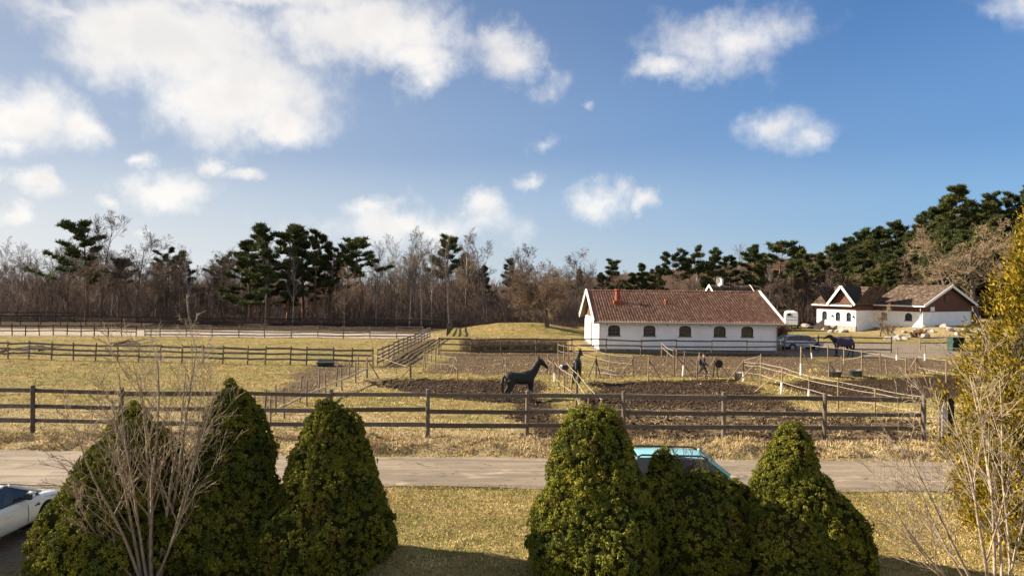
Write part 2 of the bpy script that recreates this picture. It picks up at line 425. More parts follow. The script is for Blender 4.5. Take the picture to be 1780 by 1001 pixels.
M_LAWN = foliage('lawn_blades', [(.125, .128, .028), (.36, .275, .095), (.68, .52, .26)], .75, .8, isl=.42)
M_STRAWB = foliage('dry_straw_blades', [(.22, .15, .065), (.42, .31, .16), (.60, .47, .29)], .8, .5, isl=.65)
M_CLOD = foliage('mud_clods', [(.022, .013, .008), (.045, .028, .017), (.105, .070, .043)], .95, .8, isl=.6)
M_CLODL = foliage('dirt_clods', [(.080, .054, .034), (.135, .095, .060), (.25, .185, .115)], .95, .8, isl=.6)
M_HORSE = simple('dark_grey_horse_coat', (.020, .021, .021), (.034, .034, .032), 3, .7, spec=.2)
M_BLACKH = simple('black_horse_coat', (.013, .011, .010), (.024, .019, .017), 3, .5, spec=.35)
M_RUG = simple('purple_horse_rug', (.075, .052, .095), (.045, .033, .062), 2.5, .8)
M_RUGB = simple('black_horse_rug', (.015, .014, .015), (.03, .027, .027), 3, .8)
M_NAVY = simple('navy_jacket', (.030, .030, .042), (.05, .048, .06), 6, .85)
M_TROU = simple('grey_trousers', (.075, .070, .072), (.045, .042, .045), 6, .85)
M_SKIN = simple('skin', (.50, .31, .22), (.44, .26, .18), 6, .6)
M_RUBBER = simple('black_rubber', (.018, .018, .018), (.03, .03, .03), 6, .75)
M_TUB = simple('grey_tub', (.16, .165, .175), (.10, .105, .11), 5, .6)
M_GREEN = simple('dark_green_plastic', (.020, .050, .040), (.03, .065, .052), 4, .5)
M_CARW = simple('white_car_paint', (.72, .73, .75), (.70, .71, .73), 1, .22, spec=.5, coat=.6)
M_CARB = simple('turquoise_car_paint', (.23, .53, .58), (.21, .50, .55), 1, .28, spec=.5, coat=.5)
M_CARS = simple('silver_car_paint', (.50, .52, .55), (.47, .49, .52), 1, .25, spec=.5, coat=.6)
M_RIM = simple('alloy', (.45, .45, .46), (.35, .35, .36), 4, .35, metal=.8)

def red_boards():
    m, t, b = new_mat('red_brown_boards')
    co = nn(t, 'ShaderNodeTexCoord').outputs['Object']
    n = noise(t, v_(t, 'MULTIPLY', co, (14, 14, .8)), 1.0, 3)
    c = mixc(t, ramp(t, n.outputs[0], .35, .65), (.155, .060, .036), (.095, .038, .024))
    t.links.new(c, b.inputs['Base Color']); b.inputs['Roughness'].default_value = .85
    return m
M_RED = red_boards()
def tile_mat(name, cols, sx, sy):
    m, t, b = new_mat(name)
    co = nn(t, 'ShaderNodeTexCoord').outputs['Object']
    sn = v_(t, 'SNAP', v_(t, 'ADD', co, (50, 50, 0)), (sx, sy, 100))
    wn = nn(t, 'ShaderNodeTexWhiteNoise', noise_dimensions='3D'); t.links.new(sn, wn.inputs['Vector'])
    n = noise(t, co, .5, 4); n2 = noise(t, co, 11, 4)
    f = m_(t, 'ADD', m_(t, 'MULTIPLY', wn.outputs['Value'], .62), m_(t, 'MULTIPLY', n.outputs[0], .4))
    c = mixc(t, ramp(t, f, .1, .55), cols[0], cols[1]); c = mixc(t, ramp(t, f, .55, .95), c, cols[2])
    c = mixc(t, m_(t, 'MULTIPLY', ramp(t, n2.outputs[0], .6, .8), .4), c, (.05, .04, .035))
    t.links.new(c, b.inputs['Base Color']); b.inputs['Roughness'].default_value = .9; b.inputs['Specular IOR Level'].default_value = .15
    return m
M_TILE = tile_mat('red_clay_tiles', [(.135, .074, .051), (.235, .128, .086), (.36, .22, .155)], .26, .36)
M_TILE_OLD = tile_mat('lichened_tiles', [(.040, .026, .019), (.095, .066, .050), (.20, .150, .118)], .28, .36)

# ------------------------------------------------------------------ mesh helpers
def mesh_np(name, v, f, mat=None, smooth=False):
    """v (n,3) array, f (m,k) int array"""
    me = bpy.data.meshes.new(name)
    v = np.ascontiguousarray(v, np.float32); f = np.ascontiguousarray(f, np.int32)
    k = f.shape[1]
    me.vertices.add(len(v)); me.vertices.foreach_set('co', v.ravel())
    me.loops.add(f.size); me.loops.foreach_set('vertex_index', f.ravel())
    me.polygons.add(len(f)); me.polygons.foreach_set('loop_start', np.arange(0, f.size, k, dtype=np.int32))
    if smooth:
        me.polygons.foreach_set('use_smooth', np.ones(len(f), bool))
    if mat:
        me.materials.append(mat)
    me.update(calc_edges=True)
    return me
def link(name, me, parent=None, loc=None, rot=None):
    o = bpy.data.objects.new(name, me)
    col.objects.link(o)
    if parent:
        o.parent = parent
    if loc is not None:
        o.location = loc
    if rot is not None:
        o.rotation_euler = rot
    return o
def empty(name, loc, rz=0.0, label=None, cat=None, group=None):
    o = bpy.data.objects.new(name, None); o.empty_display_size = .3
    o.location = loc; o.rotation_euler = (0, 0, rz)
    col.objects.link(o)
    tag(o, label, cat, group)
    return o
def tag(o, label=None, cat=None, group=None, kind=None):
    if label: o['label'] = label
    if cat: o['category'] = cat
    if group: o['group'] = group
    if kind: o['kind'] = kind
    return o
def copy_tree(o, parent=None):
    c = o.copy(); col.objects.link(c)
    if parent:
        c.parent = parent
    for ch in [x for x in col.objects if x.parent == o]:
        copy_tree(ch, c)
    return c
class MB:
    def __init__(s):
        s.v, s.f = [], []
    def add(s, vs_, fs):
        o = len(s.v); s.v += [tuple(p) for p in vs_]; s.f += [tuple(i + o for i in q) for q in fs]; return s
    def box(s, c, size, rz=0.0):
        hx, hy, hz = size[0] / 2, size[1] / 2, size[2] / 2
        r = Matrix.Rotation(rz, 3, 'Z'); c = Vector(c)
        p = [c + r @ Vector((x * hx, y * hy, z * hz)) for z in (-1, 1) for y in (-1, 1) for x in (-1, 1)]
        return s.add(p, [(0, 2, 3, 1), (4, 5, 7, 6), (0, 1, 5, 4), (2, 6, 7, 3), (0, 4, 6, 2), (1, 3, 7, 5)])
    def beam(s, a, b, w, h, up=(0, 0, 1)):
        a, b = Vector(a), Vector(b); d = (b - a).normalized(); u = Vector(up)
        if abs(d.dot(u)) > .99: u = Vector((0, 1, 0))
        sd = d.cross(u).normalized(); u = sd.cross(d)
        p = []
        for q in (a, b):
            for i, j in ((-1, -1), (1, -1), (1, 1), (-1, 1)):
                p.append(q + sd * (i * w / 2) + u * (j * h / 2))
        return s.add(p, [(3, 2, 1, 0), (4, 5, 6, 7), (0, 1, 5, 4), (1, 2, 6, 5), (2, 3, 7, 6), (3, 0, 4, 7)])
    def tube(s, pts, rad, n=6, cap=True):
        pts = [Vector(p) for p in pts]
        if not isinstance(rad, (list, tuple)): rad = [rad] * len(pts)
        o = len(s.v); prev = None
        for i, p in enumerate(pts):
            d = (pts[min(i + 1, len(pts) - 1)] - pts[max(i - 1, 0)]).normalized()
            if prev is None:
                u = Vector((0, 0, 1)) if abs(d.z) < .9 else Vector((1, 0, 0))
                prev = d.cross(u).normalized()
            sd = (prev - d * prev.dot(d)).normalized(); prev = sd; w = d.cross(sd)
            for k in range(n):
                a = 2 * math.pi * k / n
                s.v.append(tuple(p + (sd * math.cos(a) + w * math.sin(a)) * rad[i]))
        for i in range(len(pts) - 1):
            for k in range(n):
                k2 = (k + 1) % n
                s.f.append((o + i * n + k, o + i * n + k2, o + (i + 1) * n + k2, o + (i + 1) * n + k))
        if cap:
            s.f.append(tuple(o + k for k in reversed(range(n)))); s.f.append(tuple(o + (len(pts) - 1) * n + k for k in range(n)))
        return s
    def prism(s, poly, axis_a, axis_b):
        """poly: list of 3d points (planar); extruded from offset axis_a to axis_b"""
        n = len(poly); a, b = Vector(axis_a), Vector(axis_b)
        p = [Vector(q) + a for q in poly] + [Vector(q) + b for q in poly]
        return s.add(p, [tuple(reversed(range(n))), tuple(range(n, 2 * n))] + [(i, (i + 1) % n, (i + 1) % n + n, i + n) for i in range(n)])
    def mesh(s, name, mat, smooth=False):
        me = bpy.data.meshes.new(name); me.from_pydata(s.v, [], s.f); me.materials.append(mat)
        bm = bmesh.new(); bm.from_mesh(me); bmesh.ops.recalc_face_normals(bm, faces=bm.faces); bm.to_mesh(me); bm.free()
        if smooth:
            me.polygons.foreach_set('use_smooth', [True] * len(me.polygons))
        me.update(); return me
    def build(s, name, mat, parent=None, loc=None, rot=None, smooth=False):
        return link(name, s.mesh(name, mat, smooth), parent, loc, rot)
def evaluated(me, mods, name, mat):
    """mesh with modifiers applied; mods: list of (type, {settings})"""
    o = bpy.data.objects.new('temporary', me); col.objects.link(o)
    for ty, kw in mods:
        md = o.modifiers.new(ty, ty)
        for k, v in kw.items(): setattr(md, k, v)
    dg = bpy.context.evaluated_depsgraph_get(); dg.update()
    r = bpy.data.meshes.new_from_object(o.evaluated_get(dg)); r.name = name
    bpy.data.objects.remove(o)
    r.materials.clear(); r.materials.append(mat)
    return r
def cut(me, cutter_mb, mat):
    c = bpy.data.objects.new('temporary_cutter', cutter_mb.mesh('cutter', mat)); col.objects.link(c)
    r = evaluated(me, [('BOOLEAN', dict(operation='DIFFERENCE', object=c, solver='EXACT'))], me.name, mat)
    bpy.data.objects.remove(c); return r

# ================================================================== THE LARGE STRUCTURE
def axis_grid(fine_lo, fine_hi, step, lo, hi, growth=1.10):
    a = list(np.arange(fine_lo, fine_hi, step))
    s = step; x = fine_hi
    while x < hi: a.append(x); s = min(s * growth, 40); x += s
    a.append(hi)
    s = step; x = fine_lo - s; b = []
    while x > lo: b.append(x); s = min(s * growth, 40); x -= s
    b.append(lo)
    return np.array(b[::-1] + a)
gx = axis_grid(-24, 28, .28, -900, 900, 1.05)
gy = np.concatenate([axis_grid(14, 44, .22, -300, 44.01, 1.2)[:-1], axis_grid(44, 44.4, .28, 43.9, 1400, 1.026)[1:]])
XX, YY = np.meshgrid(gx, gy)
X1, Y1 = XX.ravel(), YY.ravel()
Z1 = terrain(X1, Y1)
nx, ny = len(gx), len(gy)
ii = np.arange(nx * ny).reshape(ny, nx)
gf = np.stack([ii[:-1, :-1], ii[:-1, 1:], ii[1:, 1:], ii[1:, :-1]], -1).reshape(-1, 4)
gme = mesh_np('ground', np.stack([X1, Y1, Z1], -1), gf, M_GROUND, True)
def masks(X, Y):
    nz = fbm(X * .55 + 3, Y * .55) - .5; nz2 = fbm(X * 1.7, Y * 1.7) - .5
    w = nz * 2.6 + nz2 * 1.2
    mud = np.zeros_like(X); dirt = np.zeros_like(X); straw = np.zeros_like(X)
    for p in MUD: mud = np.maximum(mud, ss(poly_sd(X, Y, p) + w * .7, -.35, .35))
    for p in DIRT: dirt = np.maximum(dirt, ss(poly_sd(X, Y, p) + w, -.6, .6))
    for p in STRAW: straw = np.maximum(straw, ss(poly_sd(X, Y, p) + w * 1.5, -1.5, 1.5))
    straw = np.maximum(straw, ss(Y, ROAD_FAR, ROAD_FAR + .3) * (1 - ss(Y, FENCE_Y + .2, FENCE_Y + 1.6)))
    straw = np.maximum(straw, ss(poly_sd(X, Y, BANK) + w * 2, -3, 3) * .9)
    sand = ss(poly_sd(X, Y, SAND) + w * .15, -.2, .2)
    straw = np.maximum(straw, ss(poly_sd(X, Y, SAND) + w * .5, -3, -.5) * (1 - sand) * .8)
    leaf = np.where(X < -9, ss(Y + nz2 * 1.0, 88.6, 89.6), ss(Y + nz * 8, 98, 104)) * (1 - ss(np.hypot((X - 1.2) / 13, (Y - 92) / 9), 1.0, .8) * 1.0)
    leaf = leaf * (1 - ss(poly_sd(X, Y, BANK) + w * 2, -4, 3))
    leaf = np.where(X > 10, leaf * ss(Y + nz * 6, 106, 114), leaf)
    grav = ss(poly_sd(X, Y, PLAZA) + w, -.8, .8)
    grav = np.maximum(grav, (1 - ss(X + w * .6, -11.6, -10.4)) * (Y < 23))
    return mud, straw, dirt, sand, np.clip(leaf, 0, 1), grav
mk = masks(X1, Y1)
for nm, tri in (('mask', mk[:3]), ('mask_b', mk[3:])):
    at = gme.color_attributes.new(nm, 'FLOAT_COLOR', 'POINT')
    at.data.foreach_set('color', np.stack([tri[0], tri[1], tri[2], np.ones_like(X1)], -1).astype(np.float32).ravel())
tag(link('ground', gme), kind='structure')
# road: one thin crowned sheet with ragged edges
rx = np.concatenate([np.arange(-150, -30, 3.0), np.arange(-30, 40, .3), np.arange(40, 151, 3.0)])
rows = 15
rv = []
for x in rx:
    n0 = float(fbm(np.array([x * .9]), np.array([3.3]))[0]) - .5; n1 = float(fbm(np.array([x * .9]), np.array([8.3]))[0]) - .5
    wide = .9 * float(ss(np.array([-x]), 8, 16)[0])
    ya, yb = ROAD_NEAR + n0 * .5 - wide * .3, ROAD_FAR + n1 * .4 + wide
    for j in range(rows):
        tt = j / (rows - 1); edge = min(tt, 1 - tt)
        dz = .035 * (float(fbm(np.array([x * .8]), np.array([tt * 4.0]), 2)[0]) - .5)
        rv.append((x, ya + (yb - ya) * tt, -.03 + .05 * min(1, edge * 4) + dz * min(1, edge * 5)))
ri = np.arange(len(rv)).reshape(len(rx), rows)
rf = np.stack([ri[:-1, :-1], ri[1:, :-1], ri[1:, 1:], ri[:-1, 1:]], -1).reshape(-1, 4)
tag(link('road', mesh_np('road', np.array(rv), rf, M_ROAD, True)), kind='structure')

# ------------------------------------------------------------------ tiled roof slope: waves across, steps down the slope
def tile_slope(name, width, length, mat, parent, origin, rz, pitch, tile=.26, course=.36, wave=.042, shape=None):
    """local x along the eave, local y up the slope; a real pantile profile"""
    nu = int(width / tile) * 5; nv = int(length / course)
    us = np.linspace(0, width, nu + 1)
    vv, lift = [], []
    for k in range(nv):
        vv += [k * course, (k + 1) * course - .001]; lift += [.03, .0]
    vv.append(length); lift.append(.0)
    vv, lift = np.array(vv), np.array(lift)
    U, V = np.meshgrid(us, vv)
    jit = .012 * (_perm[(np.floor(U / tile).astype(int)) % 256, (np.floor(V / course + .01).astype(int)) % 256] - .5)
    ph = (U / tile) % 1.0
    W = wave * np.where(ph < .62, np.sin(ph / .62 * np.pi), -.35 * np.sin((ph - .62) / .38 * np.pi)) + lift[:, None] + jit
    W = W + .05 * (fbm(U * .35, V * .35, 2) - .5)
    if shape is not None:
        U2 = shape(U / width, V / length) * width
    else:
        U2 = U
    n0, n1 = U.shape
    idx = np.arange(n0 * n1).reshape(n0, n1)
    fc = np.stack([idx[:-1, :-1], idx[:-1, 1:], idx[1:, 1:], idx[1:, :-1]], -1).reshape(-1, 4)
    me = mesh_np(name, np.stack([U2.ravel(), V.ravel(), W.ravel()], -1), fc, mat)
    o = link(name, me, parent, origin)
    o.rotation_euler = (Matrix.Rotation(rz, 3, 'Z') @ Matrix.Rotation(pitch, 3, 'X')).to_euler()
    o['kind'] = 'stuff'
    return o
def arch_poly(cx, z0, z1, w, rise, n=10):
    """outline in x/z: flat-arched opening"""
    p = [(cx - w / 2, z0), (cx + w / 2, z0), (cx + w / 2, z1 - rise)]
    for k in range(1, n):
        a = k / n
        x = cx + w / 2 - w * a
        p.append((x, z1 - rise + rise * (1 - (2 * a - 1) ** 2) ** .5))
    p.append((cx - w / 2, z1 - rise))
    return p
def window(parent, fr, cx, z0, z1, w, rise, cols_=3, rows_=3, depth=.14, sill=True, bars=M_IRON):
    """arched window set in an opening; fr(x, d, z): wall-frame point (d = outward)"""
    q = lambda P, d: [fr(x, d, z) for x, z in P]
    pl = arch_poly(cx, z0, z1, w, rise); n = len(pl)
    inn = [(cx + (x - cx) * .87, z0 + .05 + (z - z0) * (1 - .12)) for x, z in pl]
    mb = MB()
    a, b, a2, b2 = q(pl, -depth + .06), q(inn, -depth + .06), q(pl, -depth - .02), q(inn, -depth - .02)
    mb.add(a + b + a2 + b2, [(i, (i + 1) % n, (i + 1) % n + n, i + n) for i in range(n)] +
           [(i + 2 * n, (i + 1) % n + 2 * n, (i + 1) % n + 3 * n, i + 3 * n) for i in range(n)] +
           [(i + n, (i + 1) % n + n, (i + 1) % n + 3 * n, i + 3 * n) for i in range(n)])
    wi = mb.build('window', bars, parent)
    g = MB(); g.prism([fr(x, 0, z) for x, z in pl], fr(0, -depth - .03, 0) - fr(0, 0, 0), fr(0, -depth - .01, 0) - fr(0, 0, 0)); g.build('pane', M_GLASS, wi)
    for k in range(1, cols_):
        x = cx - w / 2 + w * k / cols_
        f = 1 - abs(2 * k / cols_ - 1)
        MB().beam(fr(x, -depth + .015, z0 + .05), fr(x, -depth + .015, z1 - rise * (1 - (1 - (2 * k / cols_ - 1) ** 2) ** .5) - .05), .05, .035).build('glazing_bar', M_BAR, wi)
    for k in range(1, rows_):
        z = z0 + (z1 - z0) * k / rows_
        MB().beam(fr(cx - w * .44, -depth + .02, z), fr(cx + w * .44, -depth + .02, z), .035, .05).build('glazing_bar', M_BAR, wi)
    if sill:
        MB().beam(fr(cx - w / 2 - .08, .03, z0 - .03), fr(cx + w / 2 + .08, .03, z0 - .03), .14, .05).build('sill', M_IRON, wi)
    return wi
M_BAR = simple('grey_glazing_bars', (.10, .105, .11), (.06, .06, .065), 4, .6)

# ------------------------------------------------------------------ white stable with red tiled roof
def build_stable():
    x0, x1, y0 = 8.15, 24.75, 64.4
    w = 12.4; ez = 2.98; rzg = 5.52; oh = .55; eo = .45
    b = empty('stable_building', (0, 0, 0), 0, 'long white stable with red tiled roof and five arched windows', 'building')
    b.location = (x0, y0, 0)
    L = x1 - x0; mid = w / 2
    slope = (rzg - ez) / (mid)
    th = .3
    front = lambda x, d, z: Vector((x, -d, z))
    left = lambda x, d, z: Vector((-d, x, z))
    # front wall with openings
    xs = [1.42, 4.72, 8.05, 11.28, 13.85]; W = 1.12
    me = MB().box((L / 2, th / 2, ez / 2 + .05), (L, th, ez + .1)).mesh('wall', M_RENDER)
    c = MB()
    for xc in xs:
        c.prism([Vector((x, 0, z)) for x, z in arch_poly(xc, 1.62, 2.6, W, .26)], (0, -.5, 0), (0, .8, 0))
    link('wall', cut(me, c, M_RENDER), b)
    # left gable wall
    me = MB().box((th / 2, w / 2, ez / 2 + .05), (th, w - 2 * th - .004, ez + .1)).mesh('wall', M_RENDER)
    c = MB(); gx_ = [(3.2, 1.3, 2.35, .5), (6.0, .05, 2.75, 1.35), (9.0, 1.3, 2.35, .5)]
    for yc, za, zb, ww in gx_:
        c.prism([Vector((0, y, z)) for y, z in arch_poly(yc, za, zb, ww, ww * .42)], (-.5, 0, 0), (.8, 0, 0))
    link('wall', cut(me, c, M_RENDER), b)
    MB().box((L - th / 2, w / 2, ez / 2), (th, w - 2 * th - .004, ez)).build('wall', M_RENDER, b)
    MB().box((L / 2, w - th / 2, ez / 2), (L, th, ez)).build('wall', M_RENDER, b)
    MB().box((L / 2, w / 2, 2.9), (L - .7, w - .7, .06)).build('loft_floor', M_FENCE_DARK, b)
    for xc in xs: window(b, front, xc, 1.62, 2.6, W, .26)
    for yc, za, zb, ww in (gx_[0], gx_[2]): window(b, left, yc, za, zb, ww, ww * .42, 2, 3)
    d = MB(); d.prism([Vector((.1, y, z)) for y, z in arch_poly(6.0, .05, 2.75, 1.33, .56)], (.05, 0, 0), (.1, 0, 0))
    dr = d.build('door', M_DOOR, b); MB().tube([(.1, 5.5, 1.2), (.1, 5.5, 1.35)], .025).build('handle', M_IRON, dr)
    # plinth of dark stones along the foot
    MB().box((L / 2, -.04, .16), (L + .12, .1, .42)).build('plinth', M_PLINTH, b)
    MB().box((-.045, w / 2, .12), (.08, w, .3)).build('plinth', M_PLINTH, b)
    # gable boards
    for gxp in (.06, L - .06):
        n = 40
        for k in range(n):
            ya = k / n * w; yb = (k + 1) / n * w - .02
            za = ez + .1 + min(ya, w - ya) * slope - .12; zb = ez + .1 + min(yb, w - yb) * slope - .12
            if max(za, zb) < ez + .12: continue
            za, zb = max(za, ez + .02), max(zb, ez + .02)
            mb = MB(); mb.add([(gxp - .02, ya, ez), (gxp - .02, yb, ez), (gxp - .02, yb, zb), (gxp - .02, ya, za),
                               (gxp + .02, ya, ez), (gxp + .02, yb, ez), (gxp + .02, yb, zb), (gxp + .02, ya, za)],
                              [(0, 1, 2, 3), (7, 6, 5, 4), (0, 4, 5, 1), (1, 5, 6, 2), (2, 6, 7, 3), (3, 7, 4, 0)])
            mb.build('gable_board', M_RED, b)
    # roof deck, tiles, ridge, barge boards
    pitch = math.atan(slope)
    sl = math.hypot(mid + eo, (mid + eo) * slope)
    zlow = ez - eo * slope + .14
    deck = MB()
    for s_ in (0, 1):
        ya, yb = (-eo, mid) if s_ == 0 else (w + eo, mid)
        deck.add([(-oh, ya, zlow), (L + oh, ya, zlow), (L + oh, yb, rzg + .14), (-oh, yb, rzg + .14),
                  (-oh, ya, zlow - .1), (L + oh, ya, zlow - .1), (L + oh, yb, rzg + .04), (-oh, yb, rzg + .04)],
                 [(0, 1, 2, 3), (7, 6, 5, 4), (0, 4, 5, 1), (1, 5, 6, 2), (2, 6, 7, 3), (3, 7, 4, 0)])
    rf_ = deck.build('roof', M_FENCE_DARK, b)
    tile_slope('roof_tiles', L + 2 * oh - .1, sl + .06, M_TILE, rf_, (-oh + .05, -eo - .08, zlow + .0), 0, pitch)
    tile_slope('roof_tiles', L + 2 * oh - .1, sl + .06, M_TILE, rf_, (L + oh - .05, w + eo + .08, zlow + .0), math.pi, pitch)
    x = -oh + .05
    while x < L + oh - .2:
        MB().tube([(x, mid, rzg + .19), (min(x + .41, L + oh - .05), mid, rzg + .21)], [.12, .14], 8).build('ridge_tile', M_TILE, rf_); x += .4
    for gxp in (-oh - .02, L + oh + .02):
        for ya in (-eo - .12, w + eo + .12):
            MB().beam((gxp, ya, zlow - .08), (gxp, mid, rzg + .2), .06, .30, (0, 0, 1)).build('barge_board', M_WHITE, b)
            MB().beam((gxp, ya, zlow + .12), (gxp, mid, rzg + .40), .16, .05, (0, 0, 1)).build('barge_cap', M_WHITE, b)
    # soffit boards under the gable overhang
    for gxp in (-oh / 2, L + oh / 2):
        for ya in (-eo, w + eo):
            MB().beam((gxp, ya, zlow - .13), (gxp, mid, rzg + .005), oh, .03, (0, 0, 1)).build('soffit', M_FENCE, b)
    MB().beam((-oh, -eo - .02, zlow - .13), (L + oh, -eo - .02, zlow - .13), .04, .16).build('fascia', M_WHITE, b)
    gut = MB(); gut.tube([(-oh, -eo - .14, zlow - .06), (L + oh, -eo - .14, zlow - .1)], .075, 8); gut.build('gutter', M_GUT, b)
    for xp in (.05, L - .05):
        dp = MB(); dp.tube([(xp, -eo - .14, zlow - .1), (xp, -.12, zlow - .45), (xp, -.12, .1)], .045, 8); dp.build('downpipe', M_GUT, b)
    for xp in (.75, 6.4, 9.6, 10.35):
        MB().box((xp, -.02, ez - .28), (.18, .08, .12)).build('wall_vent', M_IRON, b)
    # chimneys
    def on_roof(x, y): return Vector((x, y, zlow + (y + eo) * slope))
    q = on_roof(2.25, 3.55)
    ch = MB().tube([q + Vector((0, 0, -.3)), q + Vector((0, 0, 1.22))], .25, 14).build('chimney', M_CHIM, b, smooth=False)
    MB().tube([q + Vector((0, 0, 1.22)), q + Vector((0, 0, 1.28)), q + Vector((0, 0, 1.36))], [.33, .36, .28], 14).build('chimney_cap', M_CHIM, ch)
    MB().box(q + Vector((0, -.12, .0)), (.85, .95, .5)).build('chimney_flashing', M_CHIM, ch)
    q = on_roof(7.0, 3.3)
    v1 = MB().tube([q + Vector((0, 0, -.2)), q + Vector((0, 0, .42))], .16, 12).build('roof_vent', M_CHIM, b)
    MB().tube([q + Vector((0, 0, .36)), q + Vector((0, 0, .5))], [.24, .2], 12).build('vent_cap', M_CHIM, v1)
    return b
M_DOOR = simple('ochre_door', (.42, .33, .17), (.34, .26, .13), 3, .6)
M_GUT = simple('pale_gutter', (.46, .42, .39), (.38, .35, .32), 3, .5)
build_stable()

# ------------------------------------------------------------------ second stable on the bank: rotated, brown boarding, cross gable
def build_annex():
    C = Vector((57.7, 97.0, 0)); U = Vector((-.5, .866, 0)); V = Vector((-.866, -.5, 0))
    b = empty('annex_building', C, 0, 'white building with brown boarded gables and lichened tiles on the bank', 'building')
    fr = lambda u, d, z: U * u + V * d + Vector((0, 0, z))
    z0, zw, ez, rz_ = .2, 3.05, 4.05, 6.6
    Wd = 13.0; UL = 7.1
    def face(name, mat, pts, th=.1, parent=b, inward=None):
        pts = [Vector(p) for p in pts]
        n = (pts[1] - pts[0]).cross(pts[2] - pts[0]).normalized() * th
        return MB().prism(pts, -n, (0, 0, 0)).build(name, mat, parent)
    # near wing: front wall with two windows, gable end
    def wall(u0, u1, d, za, zb, wins, mat=M_RENDER, fr_=fr, bars=(2, 3)):
        me = MB().prism([fr_(u0, d, za), fr_(u1, d, za), fr_(u1, d, zb), fr_(u0, d, zb)], fr_(0, -.3, 0) - fr_(0, 0, 0), (0, 0, 0)).mesh('wall', mat)
        if wins:
            c = MB()
            for (uc, a, e, ww) in wins:
                c.prism([fr_(x, d, z) for x, z in arch_poly(uc, a, e, ww, ww * .4)], fr_(0, .5, 0) - fr_(0, 0, 0), fr_(0, -.8, 0) - fr_(0, 0, 0))
            me = cut(me, c, mat)
        link('wall', me, b)
        for (uc, a, e, ww) in wins:
            window(b, lambda x, dd, z: fr_(x, d + dd, z), uc, a, e, ww, ww * .4, *bars)
    wall(0, UL, 0, z0, zw, [(1.95, 1.75, 2.85, 1.05), (5.6, 1.75, 2.85, 1.0)])
    ge = lambda u, d, z: V * -u - U * d + Vector((0, 0, z))       # gable end frame: u runs back, d outward
    wall(.304, Wd, 0, z0, zw, [], fr_=ge)
    wall(0, UL, -Wd + .3, z0, zw, [])
    # board cladding, front band and gable
    def boards(fr_, u0, u1, zf, zt, d, step=.22):
        u = u0
        while u < u1 - .01:
            ub = min(u + step, u1)
            a, e = zt(u), zt(ub)
            if max(a, e) > zf + .05:
                MB().prism([fr_(u, d, zf), fr_(ub - .025, d, zf), fr_(ub - .025, d, max(e, zf + .02)), fr_(u, d, max(a, zf + .02))], (0, 0, 0), fr_(0, .05, 0) - fr_(0, 0, 0)).build('cladding_board', M_RED, b)
            u = ub
    boards(fr, 0, UL, zw, lambda u: ez + .1, -.02)
    gsl = (rz_ - ez) / (Wd / 2)
    boards(ge, 0, Wd, zw, lambda u: ez + min(u, Wd - u) * gsl - .02, -.02)
    MB().prism([ge(5.6, .08, 4.3), ge(6.6, .08, 4.3), ge(6.6, .08, 5.7), ge(5.6, .08, 5.7)], (0, 0, 0), ge(0, .03, 0)).build('loft_window', M_GLASS, b)
    for uu in (5.6, 6.1, 6.6): MB().beam(ge(uu, .12, 4.3), ge(uu, .12, 5.7), .07, .07).build('loft_window_frame', M_RED, b)
    MB().prism([ge(1.9, .06, 3.15), ge(2.9, .06, 3.15), ge(2.9, .06, 3.75), ge(1.9, .06, 3.75)], (0, 0, 0), ge(0, .04, 0)).build('sign_board', M_WHITE, b)
    MB().prism([fr(-.1, .1, 0), fr(0, .1, 0), fr(0, .1, zw), fr(-.1, .1, zw)], (0, 0, 0), fr(0, -.1, 0)).build('corner_board', M_WHITE, b)
    # near wing roof
    pit = math.atan(gsl); oh = .55
    def roof(u0, u1, dfront, dback, ze, zr, parent_name='roof', tiles=True, oh=.55, shape=None):
        """ridge along U between dfront and dback"""
        dm = (dfront + dback) / 2; hw = (dfront - dback) / 2; s = (zr - ze) / hw
        zl = ze - oh * s + .12
        dk = MB()
        for sg in (1, -1):
            e_ = dm + sg * (hw + oh)
            dk.add([fr(u0, e_, zl), fr(u1, e_, zl), fr(u1, dm, zr + .12), fr(u0, dm, zr + .12),
                    fr(u0, e_, zl - .1), fr(u1, e_, zl - .1), fr(u1, dm, zr + .02), fr(u0, dm, zr + .02)],
                   [(0, 1, 2, 3), (7, 6, 5, 4), (0, 4, 5, 1), (1, 5, 6, 2), (2, 6, 7, 3), (3, 7, 4, 0)])
        rf_ = dk.build('roof', M_FENCE_DARK, b)
        sl = math.hypot(hw + oh, (hw + oh) * s)
        ang = math.atan2(-U.y, -U.x)
        tile_slope('roof_tiles', u1 - u0, sl + .05, M_TILE_OLD, rf_, fr(u1, dm + hw + oh + .05, zl + .02), ang, math.atan(s), .3, .38)
        tile_slope('roof_tiles', u1 - u0, sl + .05, M_TILE_OLD, rf_, fr(u0, dm - hw - oh - .05, zl + .02), ang + math.pi, math.atan(s), .3, .38)
        u = u0
        while u < u1 - .1:
            MB().tube([fr(u, dm, zr + .17), fr(min(u + .42, u1), dm, zr + .19)], [.12, .14], 8).build('ridge_tile', M_TILE_OLD, rf_); u += .4
        MB().beam(fr(u0, dm + hw + oh + .02, zl - .1), fr(u1, dm + hw + oh + .02, zl - .1), .06, .2).build('fascia', M_WHITE, b)
        return dm, hw, zl, oh
    dm, hw, zl, o_ = roof(-.6, UL + .25, 0, -Wd, ez, rz_)
    for uu in (-.62, ):
        for sg in (1, -1):
            MB().beam(fr(uu, dm + sg * (hw + o_), zl - .06), fr(uu, dm, rz_ + .16), .07, .36).build('barge_board', M_WHITE, b)
    MB().tube([fr(.2, .2, 3.9), fr(.2, .14, 3.6), fr(.2, .14, .4)], .05, 8).build('downpipe', M_WHITE, b)
    # projecting wing with cross gable
    P = 4.4; A, B_ = UL, 13.6; GA, GB = UL, 11.1
    zf = -.9
